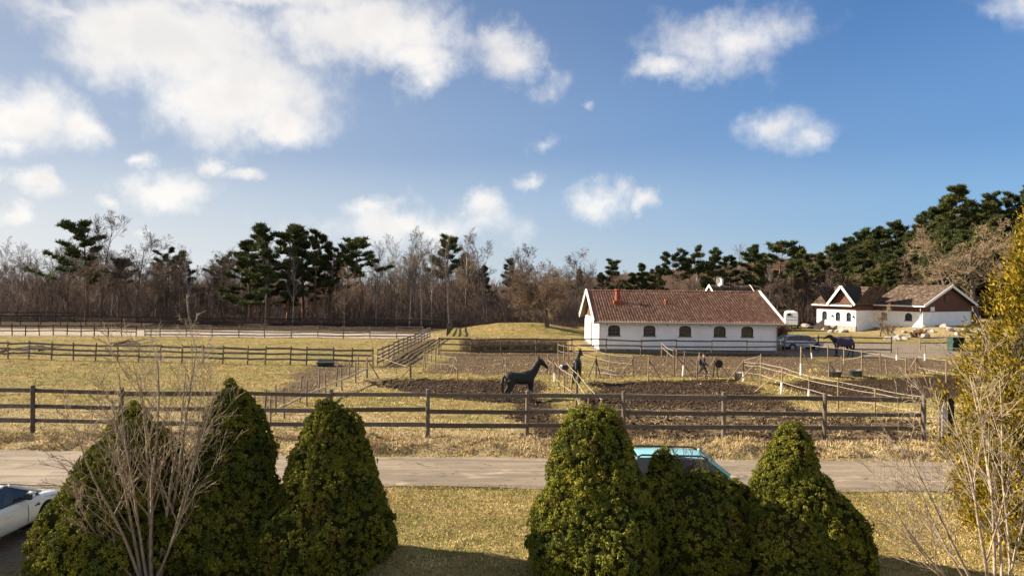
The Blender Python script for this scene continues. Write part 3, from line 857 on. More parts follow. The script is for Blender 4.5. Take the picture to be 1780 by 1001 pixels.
    wall(A, B_, P, .75, zw, [(A + 1.15, 1.45, 2.75, .78), (A + 2.9, 1.45, 2.75, .78), (B_ - 1.35, 1.55, 2.8, .85)], bars=(1, 2))
    wall(A + .004, B_ - .004, P + .03, zf, .75, [], mat=M_STONE)
    sd = lambda u, d, z: V * u - U * d + U * A + Vector((0, 0, z))
    wall(.002, P - .304, 0, zf + .4, zw, [], fr_=sd)
    sl_ = lambda u, d, z: V * (P - u) + U * d + U * B_ + Vector((0, 0, z))
    wall(.304, P + 6, 0, zf, zw, [], fr_=sl_)
    gm = (GA + GB) / 2; gh = 6.45
    boards(lambda u, d, z: fr(u, P + d, z), A, B_, zw, lambda u: max(ez - .12, (gh - abs(u - gm) * 1.2) - .1) if GA < u < GB else ez - .12, -.02)
    boards(sd, .05, P, zw, lambda u: ez - .1, -.02)
    roof(A + .28, B_ + .5, P, -3.6, ez - .05, 6.25)
    # cross-gable roof
    hw2 = (GB - GA) / 2 + .25; sg2 = (gh - ez) / (hw2 - .25)
    dk = MB()
    for sgn in (1, -1):
        e_ = gm + sgn * hw2; zl2 = gh - sg2 * hw2 + .12
        dk.add([fr(e_, P + .7, zl2), fr(gm, P + .7, gh + .12), fr(gm, .5, gh + .12), fr(e_, .5, zl2),
                fr(e_, P + .7, zl2 - .1), fr(gm, P + .7, gh + .02), fr(gm, .5, gh + .02), fr(e_, .5, zl2 - .1)],
               [(0, 1, 2, 3), (7, 6, 5, 4), (0, 4, 5, 1), (1, 5, 6, 2), (2, 6, 7, 3), (3, 7, 4, 0)])
        MB().beam(fr(e_, P + .73, zl2 - .05), fr(gm, P + .73, gh + .13), .07, .34).build('barge_board', M_WHITE, b)
    r2 = dk.build('gable_roof', M_FENCE_DARK, b)
    s2 = math.hypot(hw2, hw2 * sg2)
    for sgn in (1, -1):
        org = fr(gm - sgn * (hw2 + .03), P + .68 if sgn < 0 else .5, gh - sg2 * (hw2 + .03) + .15)
        ang = math.atan2(V.y, V.x) if sgn > 0 else math.atan2(-V.y, -V.x)
        tile_slope('roof_tiles', P + .18, s2 + .04, M_TILE_OLD, r2, org, ang, math.atan(sg2), .3, .38)
    # outside stair with solid balustrade, wall lamps
    for k in range(8):
        MB().prism([fr(B_ - 2.2 + k * .26, P + .05, zf), fr(B_ - 1.94 + k * .26, P + .05, zf), fr(B_ - 1.94 + k * .26, P + .05, .7 - k * .2), fr(B_ - 2.2 + k * .26, P + .05, .7 - k * .2)], (0, 0, 0), V * 1.2).build('stair_step', M_STONE, b)
    MB().prism([fr(B_ - 2.3, P + 1.27, .6), fr(B_ - .1, P + 1.27, -.9), fr(B_ - .1, P + 1.27, .2), fr(B_ - 2.3, P + 1.27, 1.75)], (0, 0, 0), V * .08).build('stair_railing', M_FENCE_DARK, b)
    for uu in (A + 3.8, A + .35):
        lp = MB().box(fr(uu, P + .14, 2.1), (.16, .16, .28)).build('wall_lamp', M_IRON, b)
        MB().beam(fr(uu, P, 2.28), fr(uu, P + .18, 2.28), .05, .05).build('lamp_arm', M_IRON, lp)
build_annex()

# ------------------------------------------------------------------ cottage mostly hidden behind the stable roof, with dish and flue
def build_cottage():
    c = AT(1268, 500, 104.0)
    b = empty('cottage', (c.x, 104, 0), .12, 'pale roofed cottage just showing over the ridge of the long stable', 'building')
    L, W, ez, rz_ = 5.6, 6.0, 4.3, 6.42
    for (cx, cy, sx, sy) in ((0, -W / 2 + .1, L, .2), (0, W / 2 - .1, L, .2), (-L / 2 + .1, 0, .2, W - .4), (L / 2 - .1, 0, .2, W - .4)):
        MB().box((cx, cy, ez / 2), (sx - .002, sy, ez)).build('wall', M_RENDER, b)
    for sx in (-1, 1):
        MB().prism([(sx * (L / 2 - .1), -W / 2, ez), (sx * (L / 2 - .1), W / 2, ez), (sx * (L / 2 - .1), 0, rz_)], (-.05, 0, 0), (.05, 0, 0)).build('gable', M_WHITE, b)
    s = (rz_ - ez) / (W / 2); o_ = .4
    dk = MB()
    for sg in (-1, 1):
        ya, zl = sg * (W / 2 + o_), ez - o_ * s + .12
        dk.add([(-L / 2 - .4, ya, zl), (L / 2 + .4, ya, zl), (L / 2 + .4, 0, rz_ + .12), (-L / 2 - .4, 0, rz_ + .12),
                (-L / 2 - .4, ya, zl - .1), (L / 2 + .4, ya, zl - .1), (L / 2 + .4, 0, rz_ + .02), (-L / 2 - .4, 0, rz_ + .02)],
               [(0, 1, 2, 3), (7, 6, 5, 4), (0, 4, 5, 1), (1, 5, 6, 2), (2, 6, 7, 3), (3, 7, 4, 0)])
        for gxp in (-L / 2 - .42, L / 2 + .42):
            MB().beam((gxp, ya, zl - .05), (gxp, 0, rz_ + .14), .07, .3).build('barge_board', M_WHITE, b)
    r = dk.build('roof', M_FENCE_DARK, b)
    sl = math.hypot(W / 2 + o_, (W / 2 + o_) * s)
    tile_slope('roof_tiles', L + .8, sl, M_TILE_OLD, r, (-L / 2 - .4, -W / 2 - o_ - .04, ez - o_ * s + .14), 0, math.atan(s), .3, .38)
    tile_slope('roof_tiles', L + .8, sl, M_TILE_OLD, r, (L / 2 + .4, W / 2 + o_ + .04, ez - o_ * s + .14), math.pi, math.atan(s), .3, .38)
    fl = MB().tube([(-1.1, .2, rz_ - .3), (-1.1, .2, rz_ + 1.15)], .2, 10).build('flue', M_WHITE, b)
    MB().tube([(-1.1, .2, rz_ + 1.15), (-1.1, .2, rz_ + 1.4)], [.3, .26], 10).build('flue_cowl', M_IRON, fl)
    # dish: shallow bowl on a mast, facing the camera side
    d = empty('satellite_dish', b.matrix_world @ Vector((0, 0, 0)), 0, 'white oval satellite dish above the cottage roof', 'satellite dish')
    d.location = (c.x - 1.75, 103.2, 0)
    dv, df = [], []
    for i in range(6):
        r_ = .58 * i / 5
        for k in range(20):
            a = 2 * math.pi * k / 20
            dv.append((r_ * math.cos(a) * .82, -.25 * (r_ / .58) ** 2, r_ * math.sin(a) * 1.15))
    for i in range(5):
        for k in range(20):
            df.append((i * 20 + k, i * 20 + (k + 1) % 20, (i + 1) * 20 + (k + 1) % 20, (i + 1) * 20 + k))
    mb = MB(); mb.add([(x, y, z) for x, y, z in dv], df); mb.add([(x, y + .03, z) for x, y, z in dv], df)
    o = mb.build('dish', M_WHITE, d, (0, 0, 7.15), smooth=True); o.rotation_euler = (.2, 0, -.75)
    MB().tube([(0, .1, 4.3), (0, .12, 7.1)], .05, 8).build('mast', M_GUT, d)
    MB().tube([(0, -.2, 6.6), (.1, -.75, 7.1)], .03, 6).build('feed_arm', M_GUT, d)
build_cottage()

# ================================================================== FENCES
_postmesh = {}
def post_mesh(h, r, mat, n=8, point=0.0):
    key = (round(h, 2), round(r, 3), mat.name, n, point)
    if key not in _postmesh:
        pts = [(0, 0, -.35), (0, 0, h - .02 - point), (0, 0, h)]
        _postmesh[key] = MB().tube(pts, [r, r * .97, r * (.75 if not point else .25)], n).mesh('post', mat)
    return _postmesh[key]
def ground_pt(p):
    return Vector((p[0], p[1], tz(p[0], p[1])))
def fence(label, pts, h, rails, mat, r=.075, rail=(.045, .14), name='rail_fence', jit=.03, n=8, short=None, lean=.03, skip=()):
    pts = [ground_pt(p) for p in pts]
    e = empty(name, pts[0], 0, label, 'fence')
    o = pts[0]
    for i, p in enumerate(pts):
        hh = h if not (short and i % 2) else short
        q = link('post', post_mesh(hh, r, mat, n), e, p - o)
        q.rotation_euler = (random.gauss(0, lean), random.gauss(0, lean), random.random() * 6)
    for i in range(len(pts) - 1):
        if i in skip: continue
        a, b = pts[i], pts[i + 1]
        d = (b - a).normalized(); sd = Vector((d.y, -d.x, 0)) * (r + rail[0] / 2 - .01)
        if sd.y > 0 or (abs(sd.y) < .2 and sd.x < 0): sd = -sd
        for z in rails:
            ja, jb = random.gauss(0, jit), random.gauss(0, jit)
            MB().beam(a - o + sd + Vector((0, 0, z + ja)) - d * .06, b - o + sd + Vector((0, 0, z + jb)) + d * .06, rail[0], rail[1] * random.uniform(.88, 1.1)).build('rail', mat, e)
    return e
def lin(a, b, n):
    return [(a[0] + (b[0] - a[0]) * k / n, a[1] + (b[1] - a[1]) * k / n) for k in range(n + 1)]
def row(pxs, Y):
    return [(AT(px, 600, Y if not callable(Y) else Y(px)).x, (Y if not callable(Y) else Y(px)) + random.gauss(0, .03)) for px in pxs]

# roadside fence
e = fence('weathered three-rail wooden fence running along the far side of the road',
      row([-460, -290, -115, 58, 213, 395, 576, 745, 917, 1086, 1260, 1435, 1607], FENCE_Y),
      1.98, [.56, 1.12, 1.76], M_FENCE, r=.085, rail=(.05, .17), n=10, jit=.02, lean=.012)
wire = MB()
pA = row([917, 1086, 1260, 1435, 1607], FENCE_Y)
for z in (1.93, 1.30):
    for a, b in zip(pA[:-1], pA[1:]):
        pts = []
        for k in range(7):
            t = k / 6
            pts.append((a[0] + (b[0] - a[0]) * t - e.location.x, FENCE_Y - e.location.y + .1, z - .04 * math.sin(math.pi * t) - e.location.z))
        wire.tube(pts, .009, 4)
wire.build('fence_wire', M_TAPE, e)
# gate post at its end
gpt = ground_pt((AT(1640, 700, FENCE_Y + .2).x, FENCE_Y + .2))
g = empty('gate_post', gpt, 0, 'dark gate post with pointed cap beside the golden conifer', 'post')
MB().box((0, 0, .95), (.2, .2, 2.1)).build('post', M_FENCE_DARK, g)
mb = MB(); mb.add([(-.14, -.14, 2.0), (.14, -.14, 2.0), (.14, .14, 2.0), (-.14, .14, 2.0), (0, 0, 2.28)], [(0, 1, 4), (1, 2, 4), (2, 3, 4), (3, 0, 4), (3, 2, 1, 0)])
mb.build('post_cap', M_FENCE_DARK, g)
mb = MB(); mb.prism([(-.15, -.16, .35), (.05, -.16, .35), (.05, -.16, 1.5), (-.05, -.16, 1.8), (-.15, -.16, 1.5)], (0, -.03, 0), (0, 0, 0))
mb.build('pale_panel', M_GUT, g)
MB().box((.32, .0, .9), (.16, .16, 1.9)).build('post', M_FENCE_DARK, g)

# field fence on the left, then the lane fence that runs away from the viewer
fy = lambda px: 54.2 - (px - 15) * .0038
e = fence('grey three-rail fence across the left field in front of fallen branches',
      row([-330, -290, -250, -210, -170, -130, -95, -60, -22, 15, 50, 90, 128, 166, 204, 241, 280, 316, 354, 388, 431, 461, 504, 533, 580, 612, 648], fy),
      1.42, [.42, .80, 1.20], M_FENCE_GREY, r=.055, rail=(.04, .15), lean=.03)
fence('grey four-rail fence running away along the muddy lane', lin((-10.1, 52.0), (-9.4, 79.5), 13), 1.35, [.3, .6, .9, 1.2],
      M_FENCE_GREY, r=.05, rail=(.04, .12))
# riding arena fences
e = fence('two-rail fence with tall and short posts at the left of the arena', row(list(range(-460, 250, 24)), lambda px: 77.6), 1.42, [.55, 1.12], M_FENCE_DARK, r=.055, rail=(.04, .11), short=1.2)
e = fence('four-rail grey fence along the near side of the pale arena', row([252, 262, 278] + [278 + int(45.7 * k) for k in range(1, 11)], lambda px: 77.8 + (px - 250) * .0022), 1.40, [.26, .6, .94, 1.28], M_FENCE_GREY, r=.055, rail=(.04, .13))
e = fence('dark two-rail fence behind the arena below the wood', row([-420 + 35 * k for k in range(35)], lambda px: 95.6), 1.42, [.62, 1.25], M_FENCE_DARK, r=.06, rail=(.04, .14))
e = fence('short dark fence coming forward at the end of the arena', lin((AT(787, 570, 95).x, 95.0), (AT(776, 580, 83).x, 83.5), 9), 1.5, [.4, .8, 1.3], M_FENCE_DARK, r=.06, rail=(.04, .16))
e = fence('far dark fence at the left edge beyond the arena', row([-300 + 33 * k for k in range(14)], lambda px: 103.0), 1.5, [.5, .95, 1.4], M_FENCE_DARK, r=.06, rail=(.04, .13))
e = fence('pale rail fence deep under the left wood', row([-150 + 60 * k for k in range(7)], lambda px: 122.0), 1.3, [.7, 1.2], M_FENCE_GREY, r=.05, rail=(.04, .1))
# fence before the stable
bf = lambda px: 61.6 + (px - 763) * .0022
e = fence('dark three-rail fence in front of the long white stable', row([763, 818, 871, 932, 994, 1054, 1114, 1175, 1237, 1298, 1358], bf), 1.5, [.32, .85, 1.36], M_FENCE, r=.06, rail=(.045, .13), lean=.02)
e = fence('dark two-rail fence in front of the silver car and the rugged horse', row([1364, 1422, 1479, 1549], lambda px: 66.5 + (px - 1364) * .008), 1.62, [.3, .95, 1.45], M_FENCE, r=.065, rail=(.045, .13))
e = fence('dark rail fence by the green box below the bank', row([1600, 1652, 1700, 1745], lambda px: 71.5), 1.55, [.7, 1.25], M_FENCE_GREY, r=.06, rail=(.045, .11))

# ------------------------------------------------------------------ rope and pole fences of the small paddocks
def sag(a, b, s, n=8):
    return [a.lerp(b, k / n) - Vector((0, 0, s * 4 * (k / n) * (1 - k / n))) for k in range(n + 1)]
def rope_fence(label, posts, ropes=(1.0,), braces=(), pole=None, mat=M_POST, r=.048, sagm=.06, tape=.02, white=()):
    """posts: (px, py of foot, height, lean px); ropes: fractions of the post height; braces: (index, dx m, dy m)"""
    P = []
    for (px, py, h, ln) in posts:
        f = G(px, py); f.z = tz(f.x, f.y)
        P.append((f, f + Vector((ln, random.gauss(0, .03), h))))
    o = P[0][0].copy()
    e = empty('rope_fence', o, 0, label, 'fence')
    for i, (f, t) in enumerate(P):
        d = (t - f)
        q = MB().tube([f - o - d * .12, t - o], [r * 1.1, r * .9], 7).build('post', mat, e)
        if i in white:
            MB().tube([f - o - d * .02, f - o + d * .42], [r * 1.35, r * 1.35], 8).build('post_sleeve', M_SLEEVE, q)
    for (i, dx, dy) in braces:
        f, t = P[i]
        b = Vector((f.x + dx, f.y + dy, 0)); b.z = tz(b.x, b.y)
        MB().tube([f.lerp(t, .88) - o, b - o], [.035, .04], 7).build('brace', mat, e)
    for k in ropes:
        for (f, t), (f2, t2) in zip(P[:-1], P[1:]):
            MB().tube(sag(f.lerp(t, k) - o, f2.lerp(t2, k) - o, sagm * random.uniform(.2, .9)), tape * .6, 5).build('rope', M_TAPE, e)
    if pole:
        for (f, t), (f2, t2) in zip(P[:-1], P[1:]):
            MB().tube([f.lerp(t, pole) - o + Vector((.06, 0, random.gauss(0, .03))), f2.lerp(t2, pole) - o + Vector((.06, 0, random.gauss(0, .03)))], .05, 7).build('pole_rail', M_PALE, e)
    return e
rope_fence('line of thin dark stakes left of the bleached pole rail', [(440, 745, 1.35, .05), (460, 729, 1.35, .06), (479, 720, 1.35, -.02), (521, 700, 1.4, .1), (554, 679, 1.4, .05), (584, 671, 1.35, .1), (606, 659, 1.3, .05), (622, 650, 1.3, .0)], (), mat=M_FENCE_GREY, r=.045)
rope_fence('stakes carrying a bleached pole rail beside the trampled field', [(470, 742, 1.2, .0), (494, 728, 1.35, -.05), (533, 706, 1.3, .0), (566, 690, 1.35, -.05), (594, 678, 1.35, -.03), (618, 665, 1.3, .0), (637, 657, 1.35, .0)], (), pole=.46, mat=M_FENCE_GREY, r=.045)
rope_fence('braced corner posts where the lane meets the left paddock', [(638.6, 657, 1.38, .0), (649, 640, 1.15, .0), (714, 657, .85, .0)], (.85,), braces=[(0, .75, .0), (0, -.2, .9), (2, -.65, .1)], mat=M_POST)
rope_fence('two slanting pale posts and rope across the muddy lane end', [(714, 657, 1.2, -.1), (735, 647, 1.3, .12), (757, 634, 1.3, .0), (766, 622, 1.3, .0)], (.7,), r=.045)
rope_fence('pale rope fence behind the grey horse', [(738, 646, 1.3, .1), (783, 652, 1.3, .33), (795, 658, 1.35, .0), (872, 652, 1.2, .12), (880, 653, 1.2, -.02), (948, 651, 1.2, .05)], (.55, .95), r=.042)
rope_fence('row of short pale posts along the lane to the stable fence', [(736, 640, 1.2, .0), (742, 632, 1.2, .05), (750, 629, 1.25, -.02), (757, 622, 1.2, .08), (762, 617, 1.2, .0)], (), r=.045)
rope_fence('rope fence with sagging cream ropes between the two dark horses', [(964, 663, 1.35, .0), (971, 671, 1.3, .0), (981, 683, 1.35, .0), (992, 692, 1.35, .08), (1002, 705, 1.35, .0), (1021, 735, 1.35, .05)], (.3, .95), sagm=.16, white=(0,), tape=.026)
rope_fence('outer cream rope line beside the black horse', [(985, 668, 1.42, .0), (1003, 690, 1.3, .05), (1040, 738, 1.3, .15)], (.97,), sagm=.12, tape=.026)
rope_fence('crossed bracing posts right of the grey horse head', [(950, 648, 1.3, .1), (962, 657, 1.35, .0), (972, 650, 1.3, .0)], (.7,), braces=[(1, -.95, -.3), (0, 1.0, .1), (1, .75, .4)], mat=M_POST)
rope_fence('rope line from the stable fence towards the black horse', [(970, 624, 1.3, .0), (980, 626, 1.3, .0), (988, 627, 1.3, .0), (997, 628, 1.3, .0)], (.95, .55), sagm=.1, tape=.026)
rope_fence('rope fence right of the black horse with slanting end post', [(997, 628, 1.45, .0), (1058, 647, 1.3, .1), (1100, 653, 1.4, .0)], (.6, .97), braces=[(2, -.95, .0)], tape=.022)
rope_fence('dark A-frame post beside the black horse', [(1036, 656, 1.5, .0)], (), braces=[(0, -.55, -.1), (0, .3, -.15)], mat=M_FENCE)
rope_fence('braced post in the middle of the brown paddock edge', [(1127, 661, 1.5, .0)], (), braces=[(0, .95, .0)])
rope_fence('cream ropes and posts before the stable wall left of the walker', [(1150, 622, 1.35, .0), (1160, 632, 1.3, .0), (1172, 653, 1.9, -.08), (1187, 653, 1.7, .12)], (.95, .7), braces=[(2, 1.3, .2)], tape=.03, white=(3,))
rope_fence('ropes running down to the walking person', [(1176, 640, 1.5, .0), (1216, 640, 1.2, .0), (1211, 660, 1.3, .05)], (.95, .6), tape=.024)
rope_fence('four-legged pole trestle right of the walker', [(1240, 655, 1.35, .12), (1247, 655, 1.35, -.03)], (), braces=[(0, -.65, .0), (1, .8, .0)])
rope_fence('splayed pole trestle beside the grey bucket', [(1293, 662, 1.45, -.08), (1322, 668, 1.95, .0)], (.95,), braces=[(0, -1.1, .1), (0, .7, .1), (1, -1.0, 1.2)], white=(0,))
rope_fence('long cream rope fence falling towards the gate post', [(1293, 662, 1.3, -.06), (1322, 668, 1.4, .0), (1358, 684, 1.55, .1), (1406, 696, 1.35, .03), (1457, 712, 1.5, .0), (1521, 722, 1.4, .0), (1600, 738, 1.4, .05)], (.45, .82, .98), braces=[(2, -1.2, 1.1)], white=(2, 3), tape=.027, sagm=.05)
rope_fence('upper rope fence in front of the rugged horse', [(1392, 653, 2.0, .0), (1441, 655, 1.1, .0), (1463, 649, 1.3, .0), (1498, 654, 1.85, .0), (1542, 651, 1.15, -.1)], (.75,), braces=[(0, 1.1, .2), (1, .7, -.1)], white=(0,), tape=.026)
rope_fence('rope fence behind the two grey tubs', [(1392, 630, 1.3, .0), (1412, 624, 1.35, -.2), (1439, 632, 1.5, .0), (1467, 634, 1.45, .0), (1531, 644, 1.4, -.06), (1575, 650, 1.2, .0)], (.9,), white=(1,), tape=.026)
rope_fence('white-footed posts on the right of the upper paddock', [(1559, 626, 1.1, .0), (1608, 627, 1.45, -.02), (1680, 632, 1.3, .0)], (.95,), white=(0, 1), r=.05)
rope_fence('splayed end posts at the right of the upper paddock', [(1593, 650, 1.35, .0), (1645, 662, 1.6, .0), (1700, 668, 1.4, .0)], (.4, .95), braces=[(0, -.8, -.1), (0, .6, -.1), (0, .25, .4)], tape=.022)
rope_fence('right end rope fence partly behind the golden conifer', [(1672, 634, 1.5, .0), (1716, 644, 1.4, .0), (1752, 650, 1.4, .0)], (.5, .95), braces=[(0, .9, -.5)], tape=.022)

# ================================================================== THINGS IN THE PADDOCKS
def tub(label, px, py, r, h, mat=M_TUB):
    f = G(px, py); f.z = tz(f.x, f.y) - .02
    e = empty('water_tub', f, 0, label, 'tub')
    mb = MB(); n = 18
    prof = [(r * .86, 0), (r, h), (r * 1.04, h), (r * 1.04, h + .03), (r * .95, h + .03), (r * .93, h * .9), (r * .8, .05)]
    v, f_ = [], []
    for (rr, z) in prof:
        v += [(rr * math.cos(2 * math.pi * k / n), rr * math.sin(2 * math.pi * k / n), z) for k in range(n)]
    for i in range(len(prof) - 1):
        for k in range(n): f_.append((i * n + k, i * n + (k + 1) % n, (i + 1) * n + (k + 1) % n, (i + 1) * n + k))
    f_.append(tuple(reversed(range(n)))); f_.append(tuple((len(prof) - 1) * n + k for k in range(n)))
    mb.add(v, f_); mb.build('tub_body', mat, e, smooth=True)
    for s in (-1, 1):
        MB().tube([(s * r * 1.0, -.1, h - .06), (s * r * 1.12, -.05, h), (s * r * 1.12, .05, h), (s * r * 1.0, .1, h - .06)], .015, 6).build('handle', mat, e)
tub('grey water tub beside the braced post, left of two', 1452, 655, .42, .42)
tub('grey water tub, right of the two near the rugged horse', 1487, 654, .42, .45)
tub('pale bucket at the foot of the pole trestle', 1283, 660, .24, .5, M_GUT)
# green trough in the left field
f = G(566, 636); f.z = tz(f.x, f.y)
e = empty('feed_trough', f, .1, 'low pale trough with dark green inside by the left field fence', 'trough')
mb = MB()
mb.add([(-.5, -.3, 0), (.5, -.3, 0), (.5, .3, 0), (-.5, .3, 0), (-.62, -.42, .34), (.62, -.42, .34), (.62, .42, .34), (-.62, .42, .34)],
       [(0, 3, 2, 1), (0, 1, 5, 4), (1, 2, 6, 5), (2, 3, 7, 6), (3, 0, 4, 7)])
mb.add([(-.58, -.37, .34), (.58, -.37, .34), (.58, .37, .34), (-.58, .37, .34), (-.45, -.26, .08), (.45, -.26, .08), (.45, .26, .08), (-.45, .26, .08)],
       [(0, 1, 5, 4), (1, 2, 6, 5), (2, 3, 7, 6), (3, 0, 4, 7), (4, 5, 6, 7)])
mb.build('trough_shell', M_GREEN, e)
MB().tube([(-.62, -.42, .34), (.62, -.42, .34), (.62, .42, .34), (-.62, .42, .34), (-.62, -.42, .34)], .03, 6).build('rim', M_GUT, e)
# dark hay tank beside it
# electric fence box on the crossed posts
f = G(983, 668); f.z = tz(f.x, f.y)
e = empty('fence_energiser', f, 0, 'black box with white end hung on the rope fence post', 'box')
MB().box((-.05, -.12, 1.12), (.34, .2, .30)).build('case', M_IRON, e)
MB().tube([(-.23, -.12, 1.16), (-.38, -.12, 1.18)], [.12, .09], 10).build('white_insulator', M_SLEEVE, e)
MB().box((-.05, -.02, 1.12), (.06, .06, .2)).build('bracket', M_IRON, e)
# round feed bucket hung on the trestle
f = G(1247, 655); f.z = tz(f.x, f.y)
e = empty('hanging_bucket', f, 0, 'round black bucket hung on the pole trestle', 'bucket')
MB().tube([(0, -.10, .92), (0, -.34, .92)], [.24, .28], 14).build('bucket_body', M_RUBBER, e)
MB().tube([(-.22, -.34, 1.0), (-.12, -.36, 1.2), (.12, -.36, 1.2), (.22, -.34, 1.0)], .015, 6).build('handle', M_IRON, e)
# planks on the ground beside the black horse
f = G(1058, 650); f.z = tz(f.x, f.y)
for k, (a, ln, lab) in enumerate([(-.25, 2.4, 'upper pale plank leaning beside the dark A-frame post'), (-.33, 1.9, 'lower pale plank lying beside the dark A-frame post')]):
    o = MB().box((0, 0, 0), (ln, .2, .05)).build('plank', M_PALE, None, f + Vector((-.6 + .2 * k, .5 - .8 * k, .42 - .3 * k)), (0, .22 - .12 * k, a))
    tag(o, lab, 'plank', 'loose planks by the black horse')
# open green box below the bank
f = G(1637, 606); f = Vector((f.x, 70.5, 0)); f.z = tz(f.x, f.y)
e = empty('storage_box', f, .1, 'dark green open-fronted box below the bank', 'box')
for (c, s) in (((-.62, 0, .65), (.06, .8, 1.3)), ((.62, 0, .65), (.06, .8, 1.3)), ((0, 0, 1.33), (1.34, .86, .06)), ((0, .38, .65), (1.18, .05, 1.28)), ((0, -.38, .18), (1.18, .05, .36)), ((0, 0, .02), (1.18, .7, .05))):
    MB().box(c, s).build('panel', M_GREEN, e)
# fallen branches in the left field
def log_pile(px, py, Y, n, label, spread):
    f = G(px, py); f.z = tz(f.x, f.y)
    e = empty('fallen_branch', f, 0, label, 'branch')
    for k in range(n):
        L = random.uniform(1.2, spread); a = random.uniform(-.35, .35); x = random.uniform(-spread * .4, spread * .4); y = random.uniform(-.6, .6)
        p = [(x - L / 2, y, .08 + random.random() * .2), (x, y + a * .5, .2 + random.random() * .35), (x + L / 2 * math.cos(a), y + L / 2 * math.sin(a), .12 + random.random() * .6)]
        MB().tube(p, [.09, .075, .03], 6).build('limb', M_PALE if k % 2 else M_BARK, e)
log_pile(232, 600, 0, 7, 'grey fallen branches lying before the arena fence', 3.6)
log_pile(80, 612, 0, 6, 'pale fallen branches behind the left field fence', 4.2)
log_pile(24, 619, 0, 4, 'thin pale branch at the left edge behind the field fence', 2.4)
# rocks on the bank
def rock_mesh(seed):
    r = random.Random(seed); bm = bmesh.new(); bmesh.ops.create_icosphere(bm, subdivisions=2, radius=1)
    planes = [(Vector((r.gauss(0, 1), r.gauss(0, 1), r.gauss(0, .8))).normalized(), r.uniform(.55, .9)) for _ in range(9)]
    for v in bm.verts:
        n = v.co.normalized(); d = 1.0
        for pn, pd in planes:
            c = n.dot(pn)
            if c > .05: d = min(d, pd / c)
        v.co = n * d * (.93 + .14 * r.random()); v.co.z *= .7
    me = bpy.data.meshes.new('rock'); bm.to_mesh(me); bm.free(); me.materials.append(M_ROCK); return me
RM = [rock_mesh(i) for i in range(5)]
rocks = [(1550, 588, 95), (1562, 592, 90), (1572, 585, 95), (1583, 590, 90), (1546, 600, 84), (1560, 602, 84), (1575, 598, 86), (1590, 580, 95), (1604, 577, 96), (1612, 582, 94), (1622, 586, 92),
         (1608, 593, 88), (1650, 590, 92), (1664, 592, 90), (1678, 590, 92), (1690, 595, 88), (1700, 590, 92), (1710, 597, 88), (1400, 556, 112), (1408, 560, 110), (1412, 564, 108), (1456, 580, 100), (1466, 584, 99), (1444, 586, 98), (1630, 578, 97), (1643, 583, 95)]
for i, (px, py, Y) in enumerate(rocks):
    p = AT(px, py, Y); s = random.uniform(.35, .75)
    o = link('rock', RM[i % 5], None, (p.x, Y, tz(p.x, Y) + s * .15), (0, 0, random.random() * 6)); o.scale = (s * random.uniform(.9, 1.5), s, s * random.uniform(.8, 1.2))
    tag(o, 'weathered grey rock on the slope around the annex building', 'rock', 'rocks on the bank')
# white horse trailer behind the stable
c = AT(1375, 545, 108.0)
e = empty('horse_trailer', (c.x, 108, tz(c.x, 108)), -.34, 'white horse trailer parked between the two stables', 'trailer')
prof = [(-.95, .0), (-.98, .5), (-.98, 1.7), (-.85, 2.05), (-.4, 2.2), (.4, 2.2), (.85, 2.05), (.98, 1.7), (.98, .5), (.95, .0)]
mb = MB(); n = len(prof)
st = [(-1.75, .84, .1), (-1.62, .97, 0), (-1.2, 1, 0), (1.4, 1, 0), (1.6, .98, 0)]
vv, ff = [], []
for (y, s, dz) in st: vv += [(x * s, y, .55 + dz + z * s) for x, z in prof]
for i in range(len(st) - 1):
    for k in range(n): ff.append((i * n + k, i * n + (k + 1) % n, (i + 1) * n + (k + 1) % n, (i + 1) * n + k))
ff += [tuple(range(n)), tuple(reversed(range((len(st) - 1) * n, len(st) * n)))]
mb.add(vv, ff); mb.build('body', M_WHITE, e)
MB().box((-.35, -1.765, 2.2), (.55, .03, .36)).build('window', M_GLASS, e)
for z in (.95, 1.45, 1.9): MB().box((0, -1.68 - (.08 if z > 1 else .05), z), (1.78, .03, .03)).build('trim', M_GUT, e)
for s in (-1, 1):
    for y in (-.35, .45):
        w = MB().tube([(s * .92, y, .34), (s * 1.08, y, .34)], .34, 16).build('wheel', M_RUBBER, e); MB().tube([(s * 1.07, y, .34), (s * 1.1, y, .34)], .19, 12).build('rim', M_RIM, w)
    MB().box((s * 1.03, .05, .78), (.18, 1.7, .06)).build('mudguard', M_IRON, e)
MB().tube([(-.6, -1.6, .5), (0, -2.9, .5)], .06, 6).build('drawbar', M_IRON, e); MB().tube([(.6, -1.6, .5), (0, -2.9, .5)], .06, 6).build('drawbar', M_IRON, e)
MB().tube([(0, -2.7, 0), (0, -2.7, .6)], .05, 6).build('jockey_wheel', M_IRON, e)

